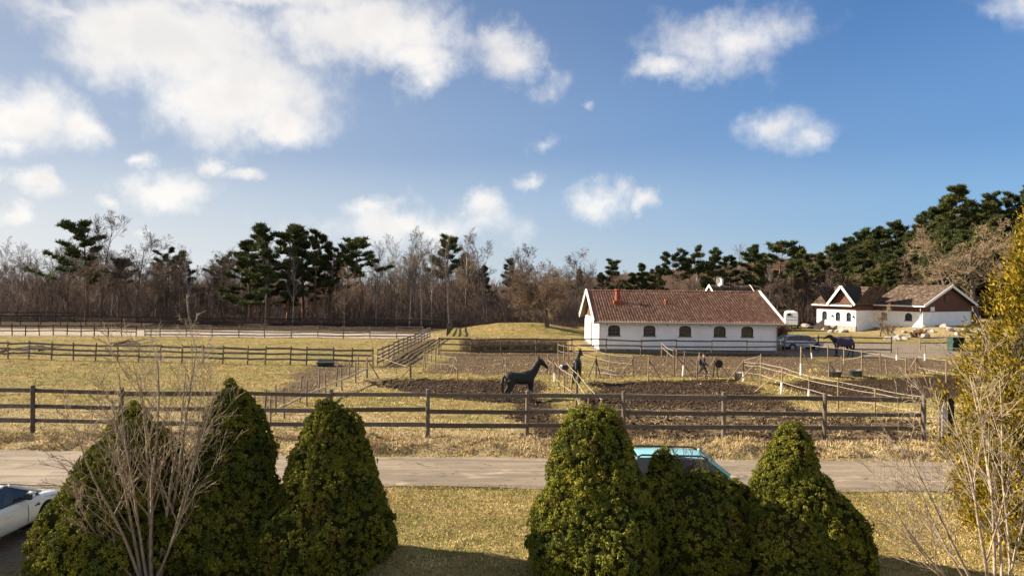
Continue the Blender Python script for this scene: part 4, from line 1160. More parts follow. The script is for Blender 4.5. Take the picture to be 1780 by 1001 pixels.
# ================================================================== VEHICLES
def car(name, label, loc, rz, L, W, H, paint, style):
    """x forward; body lofted from cross sections, smoothed, arches cut; glasshouse with pillars"""
    e = empty(name, loc, rz, label, 'car')
    belt = H * .64
    if style == 'sedan':
        stx = [(-.5, .46, .60, .60), (-.485, .30, .70, .86), (-.42, .22, .74, .97), (-.25, .20, .73, 1), (0, .20, .70, 1), (.15, .20, .685, 1), (.28, .20, .66, .99), (.40, .22, .60, .95), (.475, .26, .53, .84), (.5, .36, .46, .62)]
        gh = [(-.40, .73, .0), (-.20, .97, .0), (.0, 1.0, 0), (.09, .985, 0), (.27, .665, 0)]
    else:
        stx = [(-.5, .46, .60, .80), (-.49, .28, .68, .93), (-.44, .22, .69, .98), (-.25, .20, .68, 1), (0, .20, .67, 1), (.2, .20, .66, 1), (.30, .20, .64, .99), (.41, .22, .60, .95), (.48, .27, .54, .84), (.5, .36, .46, .66)]
        gh = [(-.485, .67, .0), (-.36, .955, 0), (-.15, 1.0, 0), (.12, .975, 0), (.30, .65, 0)]
    v, f = [], []
    n = 14
    for (x, zb, zt, w) in stx:
        hw = W / 2 * w; zb *= H * .9; zt *= H
        sec = [(0, zb), (hw * .8, zb), (hw * .97, zb + (zt - zb) * .16), (hw, zb + (zt - zb) * .45), (hw * .985, zb + (zt - zb) * .78), (hw * .93, zt * .985), (hw * .75, zt + .01), (0, zt + .025)]
        ring = sec + [(-y, z) for y, z in sec[-2:0:-1]]
        v += [(x * L, y, z) for y, z in ring]; n = len(ring)
    for i in range(len(stx) - 1):
        for k in range(n): f.append((i * n + k, i * n + (k + 1) % n, (i + 1) * n + (k + 1) % n, (i + 1) * n + k))
    f += [tuple(range(n)), tuple(reversed(range((len(stx) - 1) * n, len(stx) * n)))]
    me = MB().add(v, f).mesh('body', paint)
    me = evaluated(me, [('SUBSURF', dict(levels=2, render_levels=2))], 'body', paint)
    wr = .33; wx = (.305 * L, -.295 * L)
    c = MB()
    for x in wx:
        for s in (-1, 1):
            c.tube([(x, s * W * .30, wr + .02), (x, s * W * .56, wr + .02)], wr + .07, 24)
    me = cut(me, c, paint)
    me.polygons.foreach_set('use_smooth', [True] * len(me.polygons))
    body = link('body', me, e)
    md = body.modifiers.new('edges', 'EDGE_SPLIT'); md.split_angle = math.radians(38)
    # glasshouse
    zbelt = stx[4][2] * H
    gv, gf_ = [], []
    for (x, zt, _) in gh:
        hb = W / 2 * .90; ht = W / 2 * (.68 if zt > .9 else .86)
        zt *= H
        zl = min(zbelt * .98, zt - .01)
        gv += [(x * L, -hb, zl), (x * L, -ht, zt - .03), (x * L, 0, zt), (x * L, ht, zt - .03), (x * L, hb, zl)]
    for i in range(len(gh) - 1):
        for k in range(4): gf_.append((i * 5 + k, i * 5 + k + 1, (i + 1) * 5 + k + 1, (i + 1) * 5 + k))
    MB().add(gv, gf_).build('windows', M_GLASS, e)
    # roof panel and pillars
    rv_, rf2 = [], []
    rs = [g_ for g_ in gh if g_[1] > .9]
    for (x, zt, _) in rs:
        ht = W / 2 * .69
        rv_ += [(x * L, -ht - .02, zt * H - .035), (x * L, -ht * .8, zt * H + .0), (x * L, 0, zt * H + .025), (x * L, ht * .8, zt * H + .0), (x * L, ht + .02, zt * H - .035)]
    for i in range(len(rs) - 1):
        for k in range(4): rf2.append((i * 5 + k, i * 5 + k + 1, (i + 1) * 5 + k + 1, (i + 1) * 5 + k))
    mr = MB().add(rv_, rf2).mesh('roof', paint)
    mr = evaluated(mr, [('SOLIDIFY', dict(thickness=.03)), ('SUBSURF', dict(levels=2, render_levels=2))], 'roof', paint)
    mr.polygons.foreach_set('use_smooth', [True] * len(mr.polygons)); link('roof', mr, e)
    for s in (-1, 1):
        hb, ht = W / 2 * .91, W / 2 * .70
        fa, fb = gh[-1], rs[-1]; ra, rb = gh[0], rs[0]
        MB().tube([(fa[0] * L, s * hb * .98, zbelt), (fb[0] * L, s * ht, fb[1] * H - .03)], .04, 6).build('pillar', paint, e)
        MB().tube([(ra[0] * L, s * hb * .98, zbelt), (rb[0] * L, s * ht, rb[1] * H - .03)], .055, 6).build('pillar', paint, e)
        MB().tube([(-.06 * L, s * hb, zbelt - .02), (-.06 * L, s * (ht + .01), H * .97)], .03, 6).build('pillar', M_IRON, e)
        MB().tube([(fa[0] * L + .02, s * hb * 1.0, zbelt + .005), (-.3 * L, s * hb * 1.0, zbelt + .01)], .016, 6).build('window_trim', M_IRON, e)
        mi = MB().tube([(.15 * L, s * (hb + .02), zbelt + .04), (.15 * L, s * (hb + .12), zbelt + .07), (.14 * L, s * (hb + .22), zbelt + .07)], [.05, .1, .07], 10).build('mirror', paint, e, smooth=True)
        MB().tube([(.146 * L - .07, s * (hb + .07), zbelt + .06), (.146 * L - .07, s * (hb + .22), zbelt + .06)], .075, 8).build('mirror_glass', M_IRON, mi)
        for x in (.155 * L, -.06 * L):
            pts = [(x + dx * .0, s * (W / 2 * wv_), z) for z, wv_, dx in ((H * .28, .985, 0), (H * .42, 1.004, 0), (H * .58, .985, 0))]
            MB().tube(pts, .006, 4).build('door_seam', M_IRON, e)
        MB().box((.02 * L, s * W * .497, H * .545), (.2, .03, .03)).build('door_handle', paint, e)
        mb_ = MB(); mb_.prism([(.20 * L, s * W * .492, H * .52), (.245 * L, s * W * .492, H * .50), (.235 * L, s * W * .492, H * .545)], (0, -.012, 0), (0, .012, 0)); mb_.build('side_badge', M_IRON, e)
        for x in wx:
            w = MB().tube([(x, s * (W / 2 - .23), wr), (x, s * (W / 2 - .04), wr), (x, s * (W / 2 - .02), wr)], [wr, wr, wr * .93], 24).build('wheel', M_RUBBER, e)
            MB().tube([(x, s * (W / 2 - .03), wr), (x, s * (W / 2 - .005), wr)], [wr * .68, wr * .62], 20).build('rim', M_RIM, w)
        MB().box((.475 * L, s * W * .33, H * .46), (.12, .36, .1), s * -.35).build('headlight', M_GUT, e)
        MB().box((-.495 * L, s * W * .38, H * .55), (.06, .22, .16)).build('tail_light', M_CHIM, e)
    for x in wx:
        MB().box((x, 0, wr + .08), (.74, W * .6, .6)).build('wheel_well', M_RUBBER, e)
    return e
car('parked_car', 'white saloon car half hidden by the leftmost dwarf spruce', (-12.42, 15.75, 0), math.pi / 2, 4.7, 1.86, 1.44, M_CARW, 'sedan')
tq = car('estate_car', 'turquoise car with black roof rails parked behind the middle dwarf spruces', (AT(1132, 800, 19.9).x, 19.9, -.02), math.pi, 4.2, 1.72, 1.5, M_CARB, 'estate')
for s in (-1, 1):
    MB().tube([(-.35 * 4.2, s * .56, 1.41), (-.31 * 4.2, s * .56, 1.49), (.09 * 4.2, s * .56, 1.51), (.13 * 4.2, s * .56, 1.43)], .028, 6).build('roof_rail', M_IRON, tq)
q = AT(1391, 595, 69.5)
car('parked_car', 'silver car behind the dark fence at the right end of the stable', (q.x, 69.5, tz(q.x, 69.5)), .12, 4.3, 1.8, 1.55, M_CARS, 'estate')

# ================================================================== ANIMALS AND PERSON
def chain(mb, pts, n=10):
    """closed tube of elliptical rings: (x, y, z, r, side)"""
    P = [Vector(p[:3]) for p in pts]; o = len(mb.v); m = len(P)
    for i, p in enumerate(P):
        d = (P[min(i + 1, m - 1)] - P[max(i - 1, 0)]).normalized()
        sd = Vector((0, 1, 0)) if abs(d.y) < .8 else Vector((1, 0, 0))
        sd = (sd - d * sd.dot(d)).normalized(); up = sd.cross(d)
        r, s = pts[i][3], pts[i][4] if len(pts[i]) > 4 else 1.0
        for k in range(n):
            a = 2 * math.pi * k / n
            mb.v.append(tuple(p + sd * (math.cos(a) * r * s) + up * (math.sin(a) * r)))
    for i in range(m - 1):
        for k in range(n): mb.f.append((o + i * n + k, o + i * n + (k + 1) % n, o + (i + 1) * n + (k + 1) % n, o + (i + 1) * n + k))
    mb.f.append(tuple(o + k for k in reversed(range(n)))); mb.f.append(tuple(o + (m - 1) * n + k for k in range(n)))
def fuse(mb, name, mat, vox=.028, it=5):
    me = mb.mesh(name, mat)
    me = evaluated(me, [('REMESH', dict(mode='VOXEL', voxel_size=vox)), ('SMOOTH', dict(factor=.5, iterations=it))], name, mat)
    me.polygons.foreach_set('use_smooth', [True] * len(me.polygons)); return me
def horse(label, loc, rz, coat, scale=1.0, neck=(1.0, 1.0), rug=None, turn=0.0, step=0.0):
    e = empty('horse', loc, rz, label, 'horse'); e.scale = (scale,) * 3
    mb = MB()
    chain(mb, [(-.84, 0, 1.18, .13, .9), (-.75, 0, 1.21, .25, .92), (-.6, 0, 1.22, .30, .9), (-.35, 0, 1.19, .285, .9), (0, 0, 1.15, .30, .9), (.3, 0, 1.16, .31, .82), (.5, 0, 1.2, .285, .74), (.65, 0, 1.22, .19, .7)], 14)
    chain(mb, [(-.25, 0, 1.36, .1, .9), (.1, 0, 1.34, .13, .8), (.38, 0, 1.42, .14, .5), (.58, 0, 1.44, .12, .5)])
    nf, nh = neck
    def hd(x, z): return (.55 + (x - .55) * nf, math.sin(turn) * max(0, x - .6) * .9, 1.25 + (z - 1.25) * nh)
    chain(mb, [hd(.45, 1.25) + (.27, .62), hd(.68, 1.45) + (.225, .55), hd(.86, 1.66) + (.175, .5), hd(1.0, 1.86) + (.135, .55), hd(1.06, 1.95) + (.1, .6)], 12)
    chain(mb, [hd(.97, 1.95) + (.09, .8), hd(1.06, 1.92) + (.135, .72), hd(1.2, 1.83) + (.13, .7), hd(1.37, 1.70) + (.092, .75), hd(1.48, 1.61) + (.08, .85), hd(1.53, 1.57) + (.05, .9)], 12)
    for s in (-1, 1):
        a = hd(.99, 2.02); b = hd(.98, 2.2)
        chain(mb, [(a[0], a[1] + s * .055, a[2] - .02, .045, .8), (b[0], b[1] + s * .07, b[2] - .07, .035, .7), (b[0], b[1] + s * .075, b[2], .012, .8)], 8)
        st_ = step * s
        chain(mb, [(.46, s * .15, 1.12, .17, .6), (.48 + st_ * .1, s * .17, .86, .115, .75), (.49 + st_ * .2, s * .17, .56, .068), (.49 + st_ * .22, s * .17, .47, .066), (.49 + st_ * .15, s * .17, .26, .045), (.49 + st_ * .12, s * .17, .13, .055), (.53 + st_ * .12, s * .17, .05, .066), (.54 + st_ * .12, s * .17, .0, .072)], 10)
        st_ = -st_
        chain(mb, [(-.62, s * .14, 1.12, .26, .6), (-.55 + st_ * .1, s * .17, .88, .17, .72), (-.58 + st_ * .15, s * .175, .72, .115, .75), (-.74 + st_ * .2, s * .18, .54, .072), (-.77 + st_ * .2, s * .18, .46, .062), (-.74 + st_ * .2, s * .18, .26, .047), (-.72 + st_ * .2, s * .18, .13, .055), (-.68 + st_ * .2, s * .18, .05, .066), (-.66 + st_ * .2, s * .18, .0, .072)], 10)
    body = link('body', fuse(mb, 'body', coat), e)
    t = MB(); chain(t, [(-.84, 0, 1.32, .05), (-.96, 0, 1.22, .075), (-1.02, 0, .95, .09), (-1.0, 0, .65, .08), (-.98, 0, .42, .02)], 8)
    link('tail', fuse(t, 'tail', M_BLACKH, .02, 2), e)
    t = MB()
    for k in range(9):
        x = .55 + .055 * k; z = 1.50 + .062 * k; p = hd(x, z)
        chain(t, [(p[0] - .06, p[1] + .02, p[2] + .06, .05, .6), (p[0] - .04, p[1] - .08, p[2] - .04, .045, .5), (p[0], p[1] - .13, p[2] - .18, .02, .5)], 6)
    link('mane', fuse(t, 'mane', M_BLACKH, .02, 2), e)
    if rug:
        rb = MB()
        prof = [(-.92, 1.16, .16), (-.8, 1.19, .33), (-.6, 1.19, .40), (-.3, 1.13, .40), (0, 1.10, .40), (.3, 1.12, .405), (.52, 1.17, .37), (.66, 1.2, .29)]
        n = 18; v, f = [], []
        for (x, z, r) in prof:
            for k in range(n + 1):
                a = math.radians(-38 + 256 * k / n)
                zz = z + r * math.sin(a) * (1.0 if math.sin(a) > 0 else 1.35)
                v.append((x, r * .9 * math.cos(a) + .01 * math.sin(7 * x + k), zz + (.09 if x > .2 and math.sin(a) > .7 else .02)))
        for i in range(len(prof) - 1):
            for k in range(n): f.append((i * (n + 1) + k, i * (n + 1) + k + 1, (i + 1) * (n + 1) + k + 1, (i + 1) * (n + 1) + k))
        me = evaluated(MB().add(v, f).mesh('rug', rug), [('SOLIDIFY', dict(thickness=.02)), ('SUBSURF', dict(levels=1, render_levels=1))], 'rug', rug)
        me.polygons.foreach_set('use_smooth', [True] * len(me.polygons)); r_ = link('rug', me, e)
        MB().tube([(.1, .36, .78), (.12, .2, .72), (.12, -.2, .72), (.1, -.36, .78)], .02, 6).build('girth_strap', M_IRON, r_)
    return e
f = G(906, 693); horse('dark grey horse standing in the muddy paddock looking right', (f.x, f.y, tz(f.x, f.y)), .34, M_HORSE, 1.10, (.88, 1.12))
f = G(1003, 664); horse('black horse seen from behind beside the sagging ropes', (f.x, f.y, tz(f.x, f.y)), 1.42, M_BLACKH, 1.05, (.7, .9), None, -.3)
f = G(1464, 620); horse('dark horse in a purple rug facing left by the far fence', (f.x, f.y, tz(f.x, f.y)), math.pi + .12, M_BLACKH, 1.12, (1.15, .62), M_RUG, 0, .3)
def person(loc, rz):
    e = empty('person', loc, rz, 'person in dark jacket and grey trousers walking right with cap and backpack', 'person')
    b = MB()
    chain(b, [(.03, 0, 1.34, .06), (.04, 0, 1.46, .055), (.05, 0, 1.52, .075), (.06, 0, 1.58, .095, .85), (.06, 0, 1.66, .09, .85), (.05, 0, 1.72, .04)], 10)
    chain(b, [(.15, 0, 1.575, .02), (.17, 0, 1.56, .012)], 6)
    for s in (-1, 1):
        chain(b, [(.05, s * .075, 1.6, .025, .5), (.05, s * .1, 1.6, .02, .5)], 6)
        hx = .36 if s < 0 else .1; hz = .88 if s < 0 else .8
        chain(b, [(hx - .06, s * .2, hz + .04, .035), (hx, s * .2, hz, .042, .6), (hx + .05, s * .2, hz - .03, .035, .6)], 8)
        for k in range(4):
            chain(b, [(hx + .04, s * .2 + (k - 1.5) * .018, hz - .02, .010), (hx + .09, s * .2 + (k - 1.5) * .018, hz - .05, .010), (hx + .09 + .01 * (k % 2), s * .2 + (k - 1.5) * .018, hz - .085, .008)], 5)
        chain(b, [(hx, s * .17, hz, .012), (hx + .04, s * .155, hz - .02, .010), (hx + .07, s * .16, hz - .04, .008)], 5)
    link('body', fuse(b, 'body', M_SKIN, .012, 2), e)
    j = MB()
    chain(j, [(-.03, 0, .80, .16, 1.15), (-.02, 0, 1.0, .165, 1.15), (0, 0, 1.2, .17, 1.2), (.02, 0, 1.36, .15, 1.3), (.03, 0, 1.43, .085, 1.1)], 12)
    for s in (-1, 1):
        if s < 0: arm = [(.02, s * .19, 1.36, .085), (.06, s * .23, 1.18, .07), (.10, s * .24, 1.05, .062), (.22, s * .22, .96, .055), (.31, s * .2, .91, .045)]
        else: arm = [(.0, s * .19, 1.36, .085), (-.08, s * .23, 1.18, .07), (-.10, s * .24, 1.05, .062), (-.02, s * .22, .92, .055), (.05, s * .2, .84, .045)]
        chain(j, arm, 10)
    link('jacket', fuse(j, 'jacket', M_NAVY, .018, 3), e)
    t = MB()
    for s, leg in ((-1, [(.0, -.09, .86, .12), (.14, -.1, .64, .095), (.20, -.1, .48, .07), (.17, -.1, .28, .065), (.15, -.1, .1, .05)]),
                   (1, [(-.03, .09, .86, .12), (-.1, .1, .66, .095), (-.2, .1, .48, .07), (-.36, .1, .30, .06), (-.46, .1, .18, .05)])):
        chain(t, leg, 10)
    link('trousers', fuse(t, 'trousers', M_TROU, .018, 3), e)
    for pts in ([(.13, -.1, .16, .06), (.14, -.1, .06, .06), (.22, -.1, .04, .05, 1.1), (.32, -.1, .03, .035, 1.2)], [(-.43, .1, .24, .06), (-.5, .1, .14, .06), (-.47, .1, .07, .05), (-.40, .1, .02, .04)]):
        k = MB(); chain(k, pts, 8); link('boot', fuse(k, 'boot', M_RUBBER, .014, 2), e)
    h = MB(); chain(h, [(.05, 0, 1.63, .104, .9), (.05, 0, 1.69, .105, .9), (.045, 0, 1.75, .06, .9)], 12); chain(h, [(.1, 0, 1.65, .03, 2.5), (.24, 0, 1.635, .015, 4)], 8)
    link('cap', fuse(h, 'cap', M_RUBBER, .014, 2), e)
    p = MB(); chain(p, [(-.22, 0, .95, .1, 1.4), (-.25, 0, 1.15, .11, 1.4), (-.2, 0, 1.36, .07, 1.5)], 10); link('backpack', fuse(p, 'backpack', M_TROU, .02, 3), e)
    return e
f = G(1222, 658); person((f.x, f.y, tz(f.x, f.y)), -.1)

# ================================================================== TREES
def segs_mesh(name, segs, n, mat, smooth=False):
    """segs: rows of (p0, p1, r0, r1) -> tapering n-sided tubes"""
    A = np.array([s[0] for s in segs]); B = np.array([s[1] for s in segs]); R0 = np.array([s[2] for s in segs]); R1 = np.array([s[3] for s in segs])
    D = B - A; D /= np.linalg.norm(D, axis=1, keepdims=True) + 1e-9
    up = np.where(np.abs(D[:, 2:3]) < .9, np.array([[0, 0, 1.0]]), np.array([[1.0, 0, 0]]))
    S = np.cross(D, up); S /= np.linalg.norm(S, axis=1, keepdims=True); T = np.cross(D, S)
    an = np.arange(n) * 2 * np.pi / n
    ring = S[:, None] * np.cos(an)[None, :, None] + T[:, None] * np.sin(an)[None, :, None]
    V = np.concatenate([A[:, None] + ring * R0[:, None, None], B[:, None] + ring * R1[:, None, None]], 1)
    N = len(A); base = (np.arange(N) * 2 * n)[:, None]
    k = np.arange(n); k2 = (k + 1) % n
    F = np.stack([base + k, base + k2, base + k2 + n, base + k + n], -1).reshape(-1, 4)
    return mesh_np(name, V.reshape(-1, 3), F, mat, smooth)
def rv3(r, s=1.0):
    return Vector((r.gauss(0, s), r.gauss(0, s), r.gauss(0, s)))
def branch(out, r, p, d, L, rad, lvl, P):
    """recursive limb; P: per-level settings"""
    q = P[lvl]; ns = q['n']; pts = [p.copy()]
    d = d.normalized(); cur = p.copy()
    for i in range(ns):
        d = (d + rv3(r, q['w']) + Vector((0, 0, q['up']))).normalized()
        nx_ = cur + d * (L / ns)
        ra, rb = rad * (1 - .75 * i / ns), rad * (1 - .75 * (i + 1) / ns)
        out[min(lvl, len(out) - 1)].append((tuple(cur), tuple(nx_), max(ra, P['min']), max(rb, P['min'])))
        cur = nx_; pts.append((cur.copy(), d.copy()))
    if lvl + 1 >= P['levels']: return
    kids = q['k']
    for j in range(kids):
        t = q['t0'] + (1 - q['t0']) * (j + r.random()) / kids
        x = t * ns; i = min(int(x), ns - 1)
        a = pts[i] if i == 0 and isinstance(pts[0], Vector) else pts[i][0]
        a = pts[0] if i == 0 else pts[i][0]; b, dd = pts[i + 1]
        pos = a.lerp(b, x - i)
        sd = rv3(r); sd = (sd - dd * sd.dot(dd)).normalized()
        ang = math.radians(r.gauss(q['a'], 9))
        nd = dd * math.cos(ang) + sd * math.sin(ang)
        branch(out, r, pos, nd, L * q['l'] * r.uniform(.7, 1.2) * (1.15 - .5 * t), max(rad * (1 - .75 * t) * .6, P['min']), lvl + 1, P)
def tree_data(seed, H, kind):
    r = random.Random(seed)
    if kind == 'broad':      # ash / alder of the wood
        P = dict(levels=5, min=.012)
        P[0] = dict(n=8, w=.05, up=.10, k=13, t0=.22, a=42, l=.42)
        P[1] = dict(n=4, w=.12, up=.10, k=6, t0=.25, a=38, l=.5)
        P[2] = dict(n=3, w=.14, up=.08, k=5, t0=.2, a=36, l=.55)
        P[3] = dict(n=2, w=.12, up=.05, k=5, t0=.15, a=33, l=.75)
        P[4] = dict(n=1, w=.18, up=.05, k=0, t0=0, a=0, l=0)
        rad = H * .012
    elif kind == 'birch':
        P = dict(levels=4, min=.011)
        P[0] = dict(n=9, w=.03, up=.10, k=22, t0=.32, a=36, l=.26)
        P[1] = dict(n=4, w=.10, up=.12, k=7, t0=.15, a=34, l=.48)
        P[2] = dict(n=3, w=.13, up=.02, k=7, t0=.1, a=34, l=.55)
        P[3] = dict(n=2, w=.10, up=-.03, k=0, t0=0, a=0, l=0)
        rad = H * .0095
    elif kind == 'slim':     # thin crowded stems
        P = dict(levels=4, min=.012)
        P[0] = dict(n=7, w=.04, up=.12, k=16, t0=.22, a=34, l=.34)
        P[1] = dict(n=3, w=.11, up=.14, k=7, t0=.15, a=32, l=.5)
        P[2] = dict(n=2, w=.14, up=.08, k=6, t0=.1, a=32, l=.55)
        P[3] = dict(n=1, w=.15, up=.04, k=0, t0=0, a=0, l=0)
        rad = H * .0085
    elif kind == 'orchard':  # old wide fruit tree, very dense fine crown
        P = dict(levels=6, min=.012)
        P[0] = dict(n=4, w=.10, up=.06, k=9, t0=.45, a=58, l=1.15)
        P[1] = dict(n=5, w=.16, up=.05, k=6, t0=.2, a=42, l=.5)
        P[2] = dict(n=4, w=.18, up=.05, k=5, t0=.15, a=42, l=.55)
        P[3] = dict(n=2, w=.18, up=.05, k=5, t0=.1, a=40, l=.6)
        P[4] = dict(n=1, w=.18, up=.06, k=3, t0=.1, a=36, l=.65)
        P[5] = dict(n=1, w=.18, up=.06, k=0, t0=0, a=0, l=0)
        out = [[], [], []]
        for k in range(3):
            branch(out, r, Vector((0, 0, -.2)), Vector((r.uniform(-.55, .3), r.uniform(-.3, .3), 1)), H * .5, .3, 0, P)
        return out
    elif kind == 'oak':
        P = dict(levels=6, min=.013)
        P[0] = dict(n=6, w=.08, up=.10, k=9, t0=.30, a=52, l=.62)
        P[1] = dict(n=5, w=.18, up=.08, k=5, t0=.25, a=44, l=.5)
        P[2] = dict(n=4, w=.2, up=.05, k=5, t0=.2, a=44, l=.52)
        P[3] = dict(n=2, w=.2, up=.04, k=4, t0=.15, a=42, l=.6)
        P[4] = dict(n=2, w=.2, up=.03, k=3, t0=.1, a=40, l=.65)
        P[5] = dict(n=1, w=.2, up=.03, k=0, t0=0, a=0, l=0)
        out = [[], [], []]
        branch(out, r, Vector((0, 0, -.3)), Vector((r.uniform(-.06, .06), 0, 1)), H * .82, H * .028, 0, P)
        return out
    out = [[], [], []]
    branch(out, r, Vector((0, 0, -.3)), Vector((r.uniform(-.05, .05), r.uniform(-.05, .05), 1)), H, rad, 0, P)
    return out
def make_tree(kind, seed, H, trunk_mat, twig_mat):
    o = tree_data(seed, H, kind)
    tr = segs_mesh('trunk', o[0] + o[1], 6, trunk_mat, True)
    cr = segs_mesh('crown', o[2], 3, twig_mat)
    return tr, cr
LEAFLESS = {}
for k, (kd, n, tm, wm, h) in enumerate([('broad', 4, M_BARK, M_TWIG, 12), ('slim', 4, M_BARK, M_TWIG, 11), ('birch', 4, M_BIRCH, M_TWIG_BIRCH, 14)]):
    LEAFLESS[kd] = [make_tree(kd, 100 * k + i, h, tm, wm) for i in range(n)], h
LEAFLESS['warm'] = [(a, (lambda m: (m.materials.clear(), m.materials.append(M_TWIG_WARM), m)[2])(b.copy())) for a, b in LEAFLESS['broad'][0][:3]], 12
LEAFLESS['oak'] = [make_tree('oak', 400 + i, 13, M_BARK, M_TWIG_OAK) for i in range(3)], 13
def put_tree(name, meshes, H0, x, y, H, label, group=None, cat='tree', wide=1.0, rz=None, foliage_name='crown', z=None):
    e = empty(name, (x, y, (tz(x, y) if z is None else z) - .05), random.random() * 6.28 if rz is None else rz, label, cat, group)
    s = H / H0; e.scale = (s * wide, s * wide, s)
    for nm, me in zip(('trunk', foliage_name), meshes): link(nm, me, e)
    return e
# ------------------------------------------------------------------ pines
def needle_faces(cent, rad, n, r, size, flat=.55):
    """n leaf tufts (triangles) through an ellipsoid; more of them near its skin"""
    u = r.normal(size=(n, 3)); u /= np.linalg.norm(u, axis=1, keepdims=True)
    rr = r.random(n) ** .45
    p = np.array(cent) + u * (rr[:, None]) * np.array([rad, rad, rad * flat])
    d = u * .55 + r.normal(size=(n, 3)) * .5 + np.array([0, 0, .65]); d /= np.linalg.norm(d, axis=1, keepdims=True)
    s = np.cross(d, r.normal(size=(n, 3))); s /= np.linalg.norm(s, axis=1, keepdims=True)
    L = size * r.uniform(.6, 1.5, n)[:, None]; w = L * r.uniform(.07, .16, n)[:, None]
    return np.stack([p - s * w - d * L * .3, p + s * w - d * L * .3, p + d * L * .8], 1).reshape(-1, 3)
def make_pine(seed, H, shape, mat, size=.52, dens=.95):
    r = random.Random(seed); g = np.random.default_rng(seed)
    tr, lv = [], []
    pts = []; p = Vector((0, 0, -.3)); d = Vector((r.uniform(-.06, .06), r.uniform(-.06, .06), 1))
    N = 10
    for i in range(N):
        d = (d + rv3(r, .045) + Vector((0, 0, .12))).normalized(); q = p + d * (H / N)
        tr.append((tuple(p), tuple(q), H * .0155 * (1 - .085 * i), H * .0155 * (1 - .085 * (i + 1)))); pts.append((p, q)); p = q
    lo = {'tall': .46, 'full': .20, 'flat': .60, 'wide': .36}[shape]
    nb = {'tall': 24, 'full': 36, 'flat': 19, 'wide': 25}[shape]
    lead = r.random() * 6.28
    for k in range(nb):
        t = lo + (1 - lo) * ((k + .9 * r.random()) / nb)
        i = min(int(t * N), N - 1); a = pts[i][0].lerp(pts[i][1], t * N - i)
        th = k * 2.4 + r.gauss(0, .5)
        f = (t - lo) / (1 - lo)
        if shape == 'flat': bl = H * .27 * (1 - .45 * f) * r.uniform(.55, 1.15)
        elif shape == 'full': bl = H * .265 * (1.02 - .88 * f) * r.uniform(.6, 1.2)
        elif shape == 'wide': bl = H * .33 * (1.0 - .70 * f) * r.uniform(.5, 1.1) * (1 + .35 * math.cos(th - lead))
        else: bl = H * .215 * (1 - .62 * f) * r.uniform(.55, 1.2)
        dr = Vector((math.cos(th), math.sin(th), r.uniform(-.2, .35) + .45 * f)).normalized()
        pp = a.copy(); M = 5
        for j in range(M):
            dr = (dr + rv3(r, .08) + Vector((0, 0, .05))).normalized(); qq = pp + dr * bl / M
            tr.append((tuple(pp), tuple(qq), max(.022, H * .0042 * (1 - j / M)), max(.015, H * .0042 * (1 - (j + 1) / M))))
            if j >= 1:
                for sgn in (-1, 1):
                    if r.random() < .8:
                        sl_ = bl * r.uniform(.12, .30) * (1.1 - .14 * j)
                        sd = (Vector((-dr.y, dr.x, r.uniform(-.05, .2))) * sgn + dr * .7).normalized() * sl_
                        tr.append((tuple(qq), tuple(qq + sd), .02, .014))
                        lv.append(needle_faces(qq + sd, H * .027 * r.uniform(.55, 1.4), int(40 * dens), g, size, .55))
                if j >= 2: lv.append(needle_faces(qq, H * .028 * r.uniform(.6, 1.4), int(48 * dens), g, size, .5))
            pp = qq
    for j in range(4):
        lv.append(needle_faces(p + Vector((0, 0, -j * H * .022)), H * .016 * (1 + .4 * j), int(22 * dens), g, size * .7, 1.2))
    V = np.concatenate(lv); F = np.arange(len(V)).reshape(-1, 3)
    return segs_mesh('trunk', tr, 6, M_BARKP, True), mesh_np('crown', V, F, mat)
PINES = {s: [make_pine(700 + 10 * j + i, 15, s, M_NEEDLE) for i in range(n)] for j, (s, n) in enumerate([('tall', 4), ('full', 4), ('flat', 3), ('wide', 3)])}
PINES_YELLOW = {s: [(a, (lambda m: (m.materials.clear(), m.materials.append(M_NEEDLE_YELLOW), m)[2])(b.copy())) for a, b in PINES[s][:2]] for s in ('full', 'wide', 'tall')}
def tree_at(px, top, Y, meshes, H0, name, label, group=None, wide=1.0, fol='crown', rz=None):
    p = AT(px, top, Y); z = tz(p.x, Y)
    return put_tree(name, meshes, H0, p.x, Y, max(3.0, p.z - z), label, group, 'tree', wide, rz, fol)
_use = {}
def pick(lst, key):
    _use[key] = _use.get(key, -1) + 1
    return lst[_use[key] % len(lst)]
